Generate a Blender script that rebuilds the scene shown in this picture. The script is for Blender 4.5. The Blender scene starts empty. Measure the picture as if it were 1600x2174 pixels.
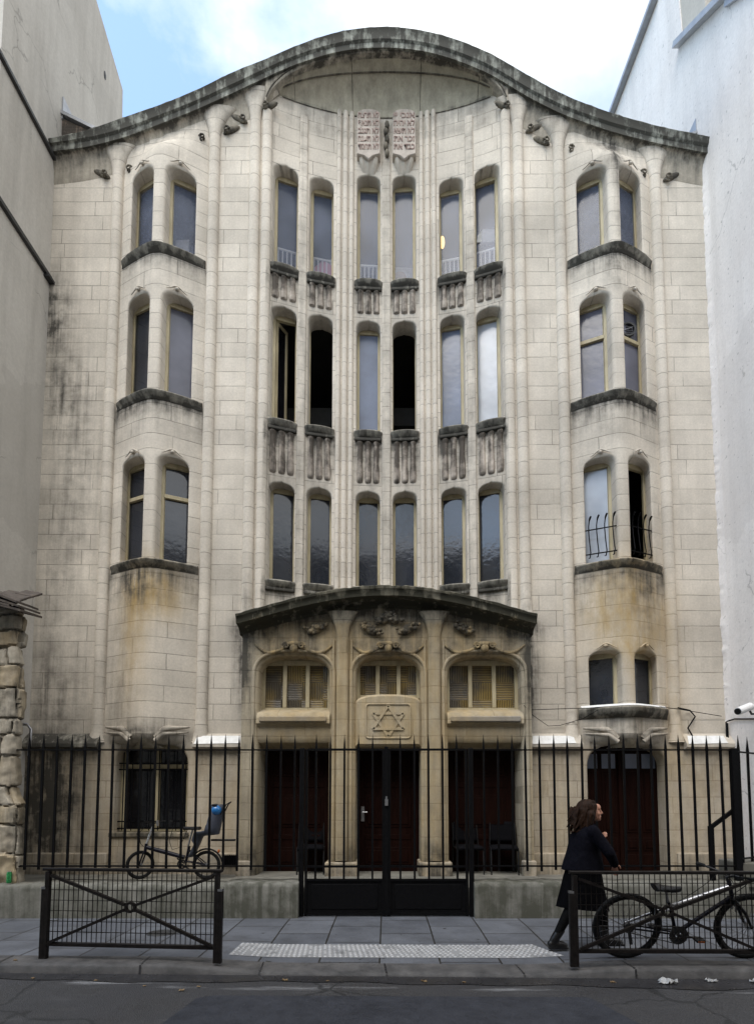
import bpy, bmesh, math, random
import numpy as np
from mathutils import Vector, Matrix
from mathutils.geometry import delaunay_2d_cdt
random.seed(7); rng = np.random.default_rng(7)
PI = math.pi
scene = bpy.context.scene
COL = scene.collection

# ------------------------------------------------------------------ helpers
class MB:
    """collects shapes in world space; build() links them as one mesh object"""
    def __init__(self): self.v = []; self.f = []
    def add(self, vs, fs):
        o = len(self.v); self.v += [tuple(p) for p in vs]
        self.f += [tuple(i + o for i in f) for f in fs]; return self
    def box(self, x0, x1, y0, y1, z0, z1):
        return self.add([(x0,y0,z0),(x1,y0,z0),(x1,y1,z0),(x0,y1,z0),(x0,y0,z1),(x1,y0,z1),(x1,y1,z1),(x0,y1,z1)],
            [(0,3,2,1),(4,5,6,7),(0,1,5,4),(1,2,6,5),(2,3,7,6),(3,0,4,7)])
    def sbox(self, x0, x1, z0, z1, d0, d1, yf):
        ya, yb = yf(x0), yf(x1)
        return self.add([(x0,ya+d0,z0),(x1,yb+d0,z0),(x1,yb+d1,z0),(x0,ya+d1,z0),(x0,ya+d0,z1),(x1,yb+d0,z1),(x1,yb+d1,z1),(x0,ya+d1,z1)],
            [(0,3,2,1),(4,5,6,7),(0,1,5,4),(1,2,6,5),(2,3,7,6),(3,0,4,7)])
    def loft(self, rings, closed=True, cap=True):
        n = len(rings[0]); vs = [p for r in rings for p in r]; fs = []
        for i in range(len(rings)-1):
            for j in range(n if closed else n-1):
                k = (j+1) % n
                fs.append((i*n+j, i*n+k, (i+1)*n+k, (i+1)*n+j))
        if cap and closed:
            fs.append(tuple(range(n-1, -1, -1))); fs.append(tuple((len(rings)-1)*n+j for j in range(n)))
        return self.add(vs, fs)
    def tube(self, pts, r, n=8, closed=False):
        pts = [Vector(p) for p in pts]; m = len(pts)
        rs = r if isinstance(r, (list, tuple)) else [r]*m
        rings = []; up = None
        for i, p in enumerate(pts):
            a = pts[i-1] if (i > 0 or closed) else pts[i]
            b = pts[(i+1) % m] if (i < m-1 or closed) else pts[i]
            t = (b-a)
            t = t.normalized() if t.length > 1e-9 else Vector((0,0,1))
            if up is None:
                up = Vector((0,0,1)) if abs(t.z) < .9 else Vector((0,1,0))
            s = t.cross(up)
            if s.length < 1e-4: s = t.cross(Vector((1,0,0)))
            s.normalize(); up = s.cross(t).normalized()
            rings.append([p + (s*math.cos(2*PI*k/n) + up*math.sin(2*PI*k/n))*rs[i] for k in range(n)])
        if closed: rings.append(rings[0]); return self.loft(rings, cap=False)
        return self.loft(rings)
    def bar(self, p, q, w, h=None):
        """square bar between two points"""
        h = h or w; p, q = Vector(p), Vector(q); t = (q-p).normalized()
        up = Vector((0,0,1)) if abs(t.z) < .95 else Vector((0,1,0))
        s = t.cross(up).normalized(); u = s.cross(t)
        R = lambda c: [c + s*w/2*a + u*h/2*b for a, b in ((-1,-1),(1,-1),(1,1),(-1,1))]
        return self.loft([R(p), R(q)])
    def sphere(self, c, r, nu=14, nv=9, rot=None):
        r = r if isinstance(r, (tuple, list)) else (r, r, r); c = Vector(c)
        rings = []
        for i in range(nv+1):
            a = PI*(i+.02)/(nv+.04)
            ring = []
            for k in range(nu):
                b = 2*PI*k/nu
                p = Vector((r[0]*math.sin(a)*math.cos(b), r[1]*math.sin(a)*math.sin(b), r[2]*math.cos(a)))
                if rot is not None: p = rot @ p
                ring.append(c+p)
            rings.append(ring)
        return self.loft(rings)
    def limb(self, p, q, r0, r1, n=12):
        p, q = Vector(p), Vector(q); d = q-p
        self.tube([p + d*t for t in (0,.25,.5,.75,1)], [r0+(r1-r0)*t for t in (0,.25,.5,.75,1)], n)
        self.sphere(p, r0, n, 7); self.sphere(q, r1, n, 7); return self
    def disc(self, c, r0, r1, y0, y1, n=28):
        """flat ring round the Y axis"""
        rings = []
        for rr, yy in ((r0,y0),(r1,y0),(r1,y1),(r0,y1),(r0,y0)):
            rings.append([(c[0]+rr*math.cos(2*PI*k/n), yy, c[2]+rr*math.sin(2*PI*k/n)) for k in range(n)])
        return self.loft(rings, cap=False)
    def grid(self, P):
        nu, nv = len(P), len(P[0])
        return self.add([p for r in P for p in r], [(i*nv+j, (i+1)*nv+j, (i+1)*nv+j+1, i*nv+j+1) for i in range(nu-1) for j in range(nv-1)])
    def build(self, name, mat, parent=None, smooth=35, bevel=0, attr=True, weld=False):
        root = parent
        while root is not None and root.parent: root = root.parent
        off = np.array(root.location) if root is not None else np.zeros(3)
        W = np.array(self.v, dtype=np.float64)
        me = bpy.data.meshes.new(name)
        me.from_pydata((W-off).tolist(), [], self.f)
        if weld:
            bm = bmesh.new(); bm.from_mesh(me)
            bmesh.ops.remove_doubles(bm, verts=bm.verts, dist=1e-4)
            bmesh.ops.recalc_face_normals(bm, faces=bm.faces); bm.to_mesh(me); bm.free()
        me.materials.append(mat)
        if smooth:
            for p in me.polygons: p.use_smooth = True
            me.set_sharp_from_angle(angle=math.radians(smooth))
        o = bpy.data.objects.new(name, me); COL.objects.link(o)
        if parent is not None: o.parent = parent
        if attr and mat.get('stone'):
            co = np.empty(len(me.vertices)*3); me.vertices.foreach_get('co', co); co = co.reshape(-1,3)+off
            g, h = dirt_and_shade(co[:,0], co[:,1], co[:,2])
            for nm, arr in (('grime_shade', g), ('ochre', h)):
                a = me.attributes.new(nm, 'FLOAT', 'POINT'); a.data.foreach_set('value', arr.astype(np.float32))
        if bevel:
            m = o.modifiers.new('bevel', 'BEVEL'); m.width = bevel; m.segments = 2; m.limit_method = 'ANGLE'
        return o

def tag(o, label=None, cat=None, group=None, kind=None):
    if label: o['label'] = label
    if cat: o['category'] = cat
    if group: o['group'] = group
    if kind: o['kind'] = kind
    return o
def thing(name, label, cat, loc=(0,0,0), group=None):
    o = bpy.data.objects.new(name, None); COL.objects.link(o); o.location = loc; o.empty_display_size = .2
    return tag(o, label, cat, group)
def copy_tree(o, parent=None):
    c = o.copy(); COL.objects.link(c)
    if parent is not None: c.parent = parent
    for ch in list(o.children): copy_tree(ch, c)
    return c
def sstep(a, b, x): 
    t = np.clip((np.asarray(x, float)-a)/(b-a), 0, 1); return t*t*(3-2*t)

# ------------------------------------------------------------------ facade plan and roof line
F = 9.80
_rx = np.array([-6.2,-5.55,-4.87,-4.10,-3.49,-2.80,-2.28,-1.75,-1.05,-.53,.09,.70,1.23,1.93,2.62,3.31,4.18,5.04,5.92])
_rt = np.array([13.76,13.90,14.17,14.46,14.74,15.13,15.34,15.61,15.89,16.00,16.04,15.95,15.80,15.49,15.03,14.61,14.25,13.99,13.80])
_rb = np.array([13.55,13.63,13.82,14.14,14.41,14.76,15.03,15.30,15.55,15.65,15.67,15.60,15.44,15.13,14.65,14.27,13.94,13.70,13.52])
_X = np.linspace(-6.2, 5.92, 160)
def _sm(t):
    z = np.interp(_X, _rx, t); k = np.hanning(13); k /= k.sum()
    zp = np.concatenate([2*z[0]-z[6:0:-1], z, 2*z[-1]-z[-2:-8:-1]]); return np.convolve(zp, k, 'valid')
_T, _B = _sm(_rt), _sm(_rb)
rt = lambda x: np.interp(x, _X, _T); rb = lambda x: np.interp(x, _X, _B)
def bay(x):
    x = np.asarray(x, float); return F+.02+.42*np.clip(1-(x/2.2)**2, 0, 1)
def orl(x, c):
    u = (np.asarray(x, float)-c)/.79; return F-.34*np.clip((1.0198-np.sqrt(u*u+.04))/.8198, 0, 1)
flat = lambda x: np.zeros_like(np.asarray(x, float))+F
OC = (-4.10, 4.10)
SILLS = []     # (x0,x1,z,strength,length) for dirt
for xa in (-2.17,-1.5,-.6,.08,.98,1.64):
    for z, s in ((11.42,.9),(8.40,.95),(5.4,.6)): SILLS.append((xa, xa+.52, z, s*1.25, .34 if z > 9 else .55))
for c in OC:
    SILLS += [(c-.78,c+.78,11.40,.75,.24),(c-.78,c+.78,8.65,1.05,.27),(c-.78,c+.78,5.60,.75,.45)]
SILLS += [(3.32,4.88,3.05,.4,.3),(-6.2,-4.95,2.5,.45,.3),(-3.3,-2.3,2.5,.3,.3),(2.4,3.3,2.5,.3,.3),(5.1,5.9,2.5,.3,.3)]
def blob(x, z, cx, cz, rx, rz): return np.exp(-((x-cx)/rx)**2-((z-cz)/rz)**2)
def dirt_and_shade(x, y, z):
    g = np.full(x.shape, .105)
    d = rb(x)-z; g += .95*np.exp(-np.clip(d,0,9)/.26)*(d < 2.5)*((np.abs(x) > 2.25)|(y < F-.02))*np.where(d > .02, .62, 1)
    for x0, x1, zs, s, L in SILLS:
        m = (x > x0-.03) & (x < x1+.03) & (z <= zs+.02) & (z > zs-3*L)
        g += np.where(m, s*np.exp(-np.clip(zs-z,0,9)/L), 0)
    g += 1.0*blob(x,z,-6.15,10.5,.38,.75)+.55*blob(x,z,-5.9,9.0,.5,.7)+.35*blob(x,z,-5.6,7.2,.5,1.8)+.48*blob(x,z,-5.85,3.5,.6,.8)+.18*blob(x,z,-5.9,5.0,.35,1.2)
    g += 1.6*blob(x,z,-2.47,4.05,.13,.85)+1.6*blob(x,z,2.50,4.0,.14,.9)+.9*blob(x,z,-2.35,4.6,.35,.2)+.9*blob(x,z,2.4,4.6,.35,.2)
    g += .75*((np.abs(x) < 2.42) & (y < 9.8))*np.exp(-np.clip(4.68+.45*np.cos(np.clip(np.abs(x)/2.45,0,1)*PI/2)-.24-z,0,9)/.22)*(z > 3.5)*(z < 4.95)*(y < 9.6) + .35*((np.abs(x) < 2.42) & (y < 9.6))*sstep(1.1,.6,z)  # under the canopy: staining, with shade painted in as well
    g += .30*blob(x,z,-1.55,4.15,.7,.16)+.30*blob(x,z,.03,4.15,.7,.16)+.30*blob(x,z,1.65,4.15,.7,.16)
    g += .85*blob(x,z,4.12,13.6,.16,.65)+.4*blob(x,z,4.2,12.2,.12,1.2)+.45*blob(x,z,4.1,11.1,.14,.3)
    g += .55*blob(x,z,-4.3,5.3,.3,.4)+.35*blob(x,z,4.5,5.1,.2,.6)+.7*blob(x,z,-4.05,2.78,.6,.16)+.5*blob(x,z,4.1,2.75,.6,.14)+1.7*blob(x,z,-5.75,1.6,.42,1.0)+.3*blob(x,z,-4.6,3.4,.3,.9)  # blobs at the oriel feet paint in the shading of the swags
    g += .5*np.exp(-np.clip(z-.36,0,9)/.25)*(z < 2)
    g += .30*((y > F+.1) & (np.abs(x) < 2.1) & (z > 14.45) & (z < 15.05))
    o = np.full(x.shape, .03)
    o += 1.7*blob(x,z,4.2,4.85,.62,.85)+.5*blob(x,z,4.27,3.7,.13,.8)+.45*blob(x,z,5.0,3.1,.25,.9)
    o += 1.3*blob(x,z,-4.0,5.2,.45,.45)+.7*blob(x,z,-4.35,4.4,.28,1.1)
    o += .60*((np.abs(x) < 2.42) & (y < 9.95) & (z < 4.6))*(1-sstep(2.05,2.25,np.abs(x))*.8) + .32*((z < 2.5) & (np.abs(x) > 2.4))
    o = np.where(y > 9, o, .03)
    return np.clip(g,0,1.4), np.clip(o,0,1)

# ------------------------------------------------------------------ materials
def nmat(name):
    m = bpy.data.materials.new(name); m.use_nodes = True; nt = m.node_tree
    return m, nt, nt.nodes['Principled BSDF']
class NT:
    def __init__(s, nt): s.nt = nt
    def n(s, t, **k):
        x = s.nt.nodes.new(t)
        for a, b in k.items(): setattr(x, a, b)
        return x
    def l(s, a, b): s.nt.links.new(a, b)
    def val(s, node, i, v):
        if hasattr(v, 'is_linked') or isinstance(v, bpy.types.NodeSocket): s.l(v, node.inputs[i])
        else: node.inputs[i].default_value = v
    def math(s, op, a, b=None, clamp=False):
        x = s.n('ShaderNodeMath', operation=op, use_clamp=clamp); s.val(x,0,a)
        if b is not None: s.val(x,1,b)
        return x.outputs[0]
    def mix(s, f, a, b, mode='MIX'):
        x = s.n('ShaderNodeMix', data_type='RGBA', blend_type=mode); s.val(x,0,f)
        for i, c in ((6,a),(7,b)):
            if isinstance(c, tuple): x.inputs[i].default_value = (*c[:3],1)
            else: s.l(c, x.inputs[i])
        return x.outputs[2]
    def noise(s, vec, scale, detail=4, rough=.55):
        x = s.n('ShaderNodeTexNoise'); x.inputs['Scale'].default_value = scale; x.inputs['Detail'].default_value = detail
        x.inputs['Roughness'].default_value = rough
        if vec is not None: s.l(vec, x.inputs['Vector'])
        return x.outputs['Fac']
    def ramp(s, f, a, b, va=0., vb=1.):
        x = s.n('ShaderNodeMapRange'); s.val(x,0,f)
        for i, v in enumerate((a,b,va,vb)): x.inputs[i+1].default_value = v
        return x.outputs[0]
    def pos(s): return s.n('ShaderNodeNewGeometry').outputs['Position']
    def scl(s, vec, sc, rot=(0,0,0), loc=(0,0,0)):
        x = s.n('ShaderNodeMapping'); s.l(vec, x.inputs[0]); x.inputs['Scale'].default_value = sc; x.inputs['Rotation'].default_value = rot; x.inputs['Location'].default_value = loc
        return x.outputs[0]
    def bump(s, h, strength, dist, bsdf):
        x = s.n('ShaderNodeBump'); x.inputs['Strength'].default_value = strength; x.inputs['Distance'].default_value = dist
        s.l(h, x.inputs['Height']); s.l(x.outputs[0], bsdf.inputs['Normal'])
def attr(N, nm):
    a = N.n('ShaderNodeAttribute', attribute_name=nm); return a.outputs['Fac']

def stone(name, base, bw=.85, bh=.278, mortar=.52, gbase=0., obase=0., joints=True, zoff=0., xoff=0., dark=(.045,.042,.036), flat_xy=False, jw=.0072):
    m, nt, b = nmat(name); N = NT(nt); m['stone'] = 1
    p = N.pos(); sp = N.n('ShaderNodeSeparateXYZ'); N.l(p, sp.inputs[0])
    cb = N.n('ShaderNodeCombineXYZ')
    N.l(N.math('ADD', sp.outputs['X'], xoff), cb.inputs[0]); N.l(N.math('ADD', sp.outputs['Z'], zoff), cb.inputs[1])
    base = np.array(base)
    hgt = N.noise(N.scl(p,(1,1,1)), 38, 6, .7)
    if joints:
        # the courses wander a little, as hand laid stone does
        wob = N.n('ShaderNodeVectorMath', operation='MULTIPLY_ADD')
        nz = N.n('ShaderNodeTexNoise'); nz.inputs['Scale'].default_value = 1.7; nz.inputs['Detail'].default_value = 3; N.l(p, nz.inputs['Vector'])
        N.l(nz.outputs['Color'], wob.inputs[0]); wob.inputs[1].default_value = (.022,.022,0); N.l(cb.outputs[0], wob.inputs[2])
        bk = N.n('ShaderNodeTexBrick'); N.l(wob.outputs[0], bk.inputs['Vector'])
        bk.offset = .5; bk.squash = .72; bk.squash_frequency = 3
        for k, v in (('Scale',1.),('Mortar Size',jw),('Mortar Smooth',.35),('Bias',-.1),('Brick Width',bw),('Row Height',bh)): bk.inputs[k].default_value = v
        bk.inputs['Color1'].default_value = (*(base*1.04),1); bk.inputs['Color2'].default_value = (*(base*.91),1); bk.inputs['Mortar'].default_value = (*(base*mortar),1)
        col = bk.outputs['Color']; jf = bk.outputs['Fac']
        # joints partly filled or lost
        lost = N.ramp(N.noise(p, 3.1, 3), .44, .64)
        col = N.mix(N.math('MULTIPLY', N.math('MULTIPLY', jf, lost), .85), col, tuple(base*.9))
    else:
        rgb = N.n('ShaderNodeRGB'); rgb.outputs[0].default_value = (*base,1); col = rgb.outputs[0]; jf = None
    big = N.ramp(N.noise(p, .8, 5), .3, .7, .78, 1.12)
    fine = N.ramp(N.noise(p, 30, 5, .7), .3, .7, .88, 1.08)
    mul = N.math('MULTIPLY', big, fine)
    cm = N.n('ShaderNodeVectorMath', operation='SCALE'); N.l(col, cm.inputs[0]); N.l(mul, cm.inputs['Scale']); col = cm.outputs[0]
    # ochre bare stone
    on = N.ramp(N.noise(N.scl(p,(3.6,3.6,1.3)), 1., 6, .65), .33, .62)
    of = N.math('MULTIPLY', N.math('ADD', attr(N,'ochre'), obase), N.math('ADD', N.math('MULTIPLY', on, .55), .42), True)
    col = N.mix(of, col, tuple(np.array((.45,.315,.135))))
    # pale lime streaks
    ls = N.ramp(N.noise(N.scl(p,(22,22,.7)), 1., 4, .6), .62, .72)
    col = N.mix(N.math('MULTIPLY', N.math('MULTIPLY', ls, attr(N,'grime_shade')), .5, True), col, (.62,.60,.54))
    # grime in vertical runs
    st = N.ramp(N.noise(N.scl(p,(9,9,.55)), 1., 7, .65), .36, .66)
    st2 = N.ramp(N.noise(p, 4.2, 6, .65), .38, .68)
    k = N.math('ADD', N.math('MULTIPLY', st, .62), N.math('MULTIPLY', st2, .55))
    gf = N.math('MULTIPLY', N.math('ADD', attr(N,'grime_shade'), gbase), N.math('ADD', N.math('MULTIPLY', k, 1.35), .06), True)
    gf = N.math('MULTIPLY', gf, .93)
    col = N.mix(gf, col, dark)
    N.l(col, b.inputs['Base Color']); b.inputs['Roughness'].default_value = .88; b.inputs['Specular IOR Level'].default_value = .25
    h = N.math('MULTIPLY', hgt, .35)
    if jf is not None: h = N.math('SUBTRACT', h, N.math('MULTIPLY', jf, .8))
    h = N.math('SUBTRACT', h, N.math('MULTIPLY', N.noise(p, 9, 4), .3))
    N.bump(h, .55, .012, b)
    return m

def noisy(name, c1, c2, scale=6, rough=.8, bump=.3, bscale=60, metallic=0., spec=.4, stretch=(1,1,1), coord='pos', bdist=.006):
    m, nt, b = nmat(name); N = NT(nt); p = N.pos() if coord == 'pos' else N.n('ShaderNodeTexCoord').outputs['Object']
    f = N.ramp(N.noise(N.scl(p,stretch), scale, 6, .65), .3, .7)
    N.l(N.mix(f, c1, c2), b.inputs['Base Color'])
    rr = N.ramp(N.noise(p, scale*3, 4), .3, .7, max(.05, rough-.1), min(1, rough+.1)); N.l(rr, b.inputs['Roughness'])
    b.inputs['Metallic'].default_value = metallic; b.inputs['Specular IOR Level'].default_value = spec
    if bump: N.bump(N.noise(N.scl(p,stretch), bscale, 5, .6), bump, bdist, b)
    return m

S = (.665,.605,.52)
M = {}
M['wall'] = stone('cream stone', S, zoff=.05, bw=1.5)
M['rib'] = stone('cream stone shafts', np.array(S)*1.02, bw=40, zoff=.14, xoff=20.3)
M['bay'] = stone('cream bay stone', np.array(S)*.98, bw=1.4, zoff=.02)
M['base'] = stone('worn base stone', np.array(S)*.85, bw=.7, gbase=.12, obase=.05)
M['sill'] = stone('blackened sill stone', (.36,.34,.29), joints=False, gbase=.75)
M['plain'] = stone('plain carved stone', np.array(S)*.92, joints=False)
M['dome'] = stone('shade-toned vault stone', (.48,.44,.345), joints=False, gbase=.22)  # darkened so the tone carries the vault's depth shade
M['roof'] = stone('lichen roof edge', (.40,.41,.36), joints=False, gbase=.27)
M['canopy'] = stone('mossy canopy stone', (.30,.275,.21), joints=False, gbase=.60, dark=(.030,.029,.020))
M['porch'] = stone('ochre porch stone', (.46,.41,.32), bw=.9, zoff=.1, gbase=.16)
M['gsill'] = stone('grey painted sill', (.30,.29,.275), joints=False, gbase=.12)
M['cove'] = stone('weathered cove stone', (.50,.45,.37), joints=False, gbase=.17)
M['porchd'] = stone('sooty porch carving', (.42,.35,.24), joints=False, gbase=.35, obase=.2)
M['orn'] = stone('grimy shaded carving', (.26,.23,.18), joints=False, gbase=.75)  # shadow among the scrolls painted into the dark tone, along with grime
M['bal'] = stone('stained baluster stone', (.55,.48,.41), joints=False, gbase=.42, dark=(.05,.042,.034))
M['tablet'] = stone('tablet stone', (.55,.485,.425), joints=False, gbase=.10)
M['whitep'] = noisy('flaking white paint', (.62,.62,.60), (.82,.82,.82), 9, .7)
M['ink'] = noisy('stained letters', (.17,.11,.095), (.36,.27,.23), 9, .8)
M['frame'] = noisy('old beige window frame', (.32,.27,.17), (.52,.45,.29), 7, .6, .2, 40, stretch=(1,1,.3))
M['white'] = noisy('white enamel', (.75,.75,.75), (.85,.85,.85), 9, .4, 0)
M['iron'] = noisy('black painted iron', (.003,.003,.0035), (.006,.006,.007), 22, .55, .25, 90, spec=.08)
M['rail'] = noisy('worn dark brown steel', (.007,.006,.006), (.018,.015,.014), 16, .45, .2, 70, spec=.15)
M['metal'] = noisy('bright worn steel', (.26,.26,.275), (.42,.42,.43), 30, .38, .1, 90, metallic=.9)
M['rubber'] = noisy('dusty tyre rubber', (.006,.006,.006), (.014,.014,.014), 30, .8, .4, 130, spec=.2)
M['blackp'] = noisy('black plastic', (.005,.005,.006), (.010,.010,.011), 20, .5, 0, spec=.3)
M['silver'] = noisy('silver frame paint', (.50,.50,.53), (.62,.62,.64), 12, .3, 0, metallic=.6)
M['navy'] = noisy('dark bicycle paint', (.005,.005,.011), (.010,.010,.018), 12, .32, 0, spec=.2)
M['door'] = noisy('dark brown varnished door', (.006,.0022,.0016), (.015,.005,.0035), 5, .5, .3, 30, spec=.06, stretch=(6,6,.4))
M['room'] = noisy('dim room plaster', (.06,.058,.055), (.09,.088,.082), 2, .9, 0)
M['zinc'] = noisy('grey zinc', (.31,.32,.345), (.43,.44,.46), 4, .45, .15, 20, metallic=.5)
M['steel'] = noisy('dark pipe', (.02,.02,.022), (.05,.05,.05), 12, .5, 0)
M['tile'] = noisy('old roof tile', (.035,.028,.024), (.10,.08,.065), 9, .85, .4)

def glass(name, tint, rough, transp=0., wave=9., wstr=.06, spec=.9, vgrad=None):
    m, nt, b = nmat(name); N = NT(nt); p = N.pos()
    f = N.ramp(N.noise(p, 1.3, 3), .3, .7)
    t = np.array(tint); N.l(N.mix(f, tuple(t*.7), tuple(t*1.3)), b.inputs['Base Color'])
    b.inputs['Roughness'].default_value = rough; b.inputs['Specular IOR Level'].default_value = spec
    b.inputs['IOR'].default_value = 1.5
    N.bump(N.math('ADD', N.noise(p, wave, 2), N.math('MULTIPLY', N.noise(p, 60, 2), .06)), wstr, .03, b)
    if transp:
        tr = N.n('ShaderNodeBsdfTransparent'); mx = N.n('ShaderNodeMixShader'); mx.inputs[0].default_value = transp
        N.l(b.outputs[0], mx.inputs[1]); N.l(tr.outputs[0], mx.inputs[2]); N.l(mx.outputs[0], nt.nodes['Material Output'].inputs[0])
    return m
G = {'top': glass('blue grey frosted pane', (.155,.178,.245), .16, .42, wstr=.025, spec=.5),  # the paler frosted tints also carry painted sky reflection
     'mid': glass('pale frosted pane', (.14,.165,.23), .18, spec=.5),
     'bright': glass('frosted pane with painted reflection', (.34,.37,.42), .22),
     'low': glass('dark pane', (.022,.026,.036), .09),
     'dark': glass('black pane', (.008,.008,.010), .08, spec=.5),
     'violet': glass('violet grey pane', (.125,.128,.165), .17, spec=.55)}
def ribbed_glass():
    m, nt, b = nmat('ribbed amber glass'); N = NT(nt); p = N.pos(); sp = N.n('ShaderNodeSeparateXYZ'); N.l(p, sp.inputs[0])
    # squares of glass set with the reeding upright or level, chequerwise
    def cell(ax, s): return N.math('FLOOR', N.math('MULTIPLY', sp.outputs[ax], s))
    chk = N.math('MODULO', N.math('ABSOLUTE', N.math('ADD', cell('X', 2.75), cell('Z', 3.3))), 2.)
    wx = N.math('SINE', N.math('MULTIPLY', sp.outputs['X'], 210.)); wz = N.math('SINE', N.math('MULTIPLY', sp.outputs['Z'], 210.))
    h = N.math('ADD', N.math('MULTIPLY', wx, chk), N.math('MULTIPLY', wz, N.math('SUBTRACT', 1., chk)))
    f = N.ramp(h, -1, 1)
    amb = N.ramp(N.noise(N.scl(p,(1,1,1),loc=(3,0,0)), 2.2, 3), .42, .66)
    hi = N.mix(amb, (.10,.085,.06), (.36,.25,.07))
    N.l(N.mix(f, (.035,.028,.02), hi), b.inputs['Base Color']); b.inputs['Roughness'].default_value = .25; N.bump(h, .5, .01, b)
    return m
G['rib'] = ribbed_glass()

def plaster(name, c1, c2, stains, axis_run=.5, pock=0.):
    m, nt, b = nmat(name); N = NT(nt); p = N.pos()
    col = N.mix(N.ramp(N.noise(p, .55, 6, .6), .3, .7), c1, c2)
    run = N.ramp(N.noise(N.scl(p,(3,3,.25)), 1., 6, .65), .45, .75)
    col = N.mix(N.math('MULTIPLY', run, axis_run), col, stains)
    fine = N.ramp(N.noise(p, 22, 6, .7), .3, .7, .9, 1.06)
    cm = N.n('ShaderNodeVectorMath', operation='SCALE'); N.l(col, cm.inputs[0]); N.l(fine, cm.inputs['Scale']); col = cm.outputs[0]
    nzc = N.n('ShaderNodeTexNoise'); nzc.inputs['Scale'].default_value = 1.9; nzc.inputs['Detail'].default_value = 6; N.l(p, nzc.inputs['Vector'])
    vmc = N.n('ShaderNodeVectorMath', operation='MULTIPLY_ADD'); N.l(nzc.outputs['Color'], vmc.inputs[0]); vmc.inputs[1].default_value = (.7,.7,.7); N.l(p, vmc.inputs[2])
    ck = N.n('ShaderNodeTexVoronoi', feature='DISTANCE_TO_EDGE'); ck.inputs['Scale'].default_value = .42; N.l(vmc.outputs[0], ck.inputs['Vector'])
    cf = N.math('MULTIPLY', N.ramp(ck.outputs['Distance'], .002, .006, .4, 0.), N.ramp(N.noise(p, .9, 2), .50, .56))
    pt = N.n('ShaderNodeTexVoronoi'); pt.inputs['Scale'].default_value = .33; N.l(vmc.outputs[0], pt.inputs['Vector'])
    psp = N.n('ShaderNodeSeparateColor'); N.l(pt.outputs['Color'], psp.inputs[0])
    col = N.mix(N.math('MULTIPLY', N.ramp(psp.outputs[0], .62, .66), .30), col, tuple(np.array(c1)*.80))
    col = N.mix(cf, col, tuple(np.array(c1)*.25))
    if pock:
        v = N.ramp(N.noise(p, 13, 3, .5), .66, .70)
        col = N.mix(N.math('MULTIPLY', v, pock), col, tuple(np.array(c1)*.45))
    N.l(col, b.inputs['Base Color']); b.inputs['Roughness'].default_value = .9; b.inputs['Specular IOR Level'].default_value = .2
    N.bump(N.math('ADD', N.noise(p, 2.5, 5), N.math('MULTIPLY', N.noise(p, 45, 4), .25)), .5, .03, b)
    return m
M['pl_grey'] = plaster('grey old plaster', (.49,.46,.415), (.60,.57,.52), (.34,.315,.28), .6)
M['pl_white'] = plaster('white rough plaster', (.80,.75,.715), (.89,.85,.82), (.58,.545,.52), .42, .55)
M['pl_beige'] = plaster('beige plaster', (.52,.48,.42), (.60,.56,.50), (.36,.33,.29), .4)

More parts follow.
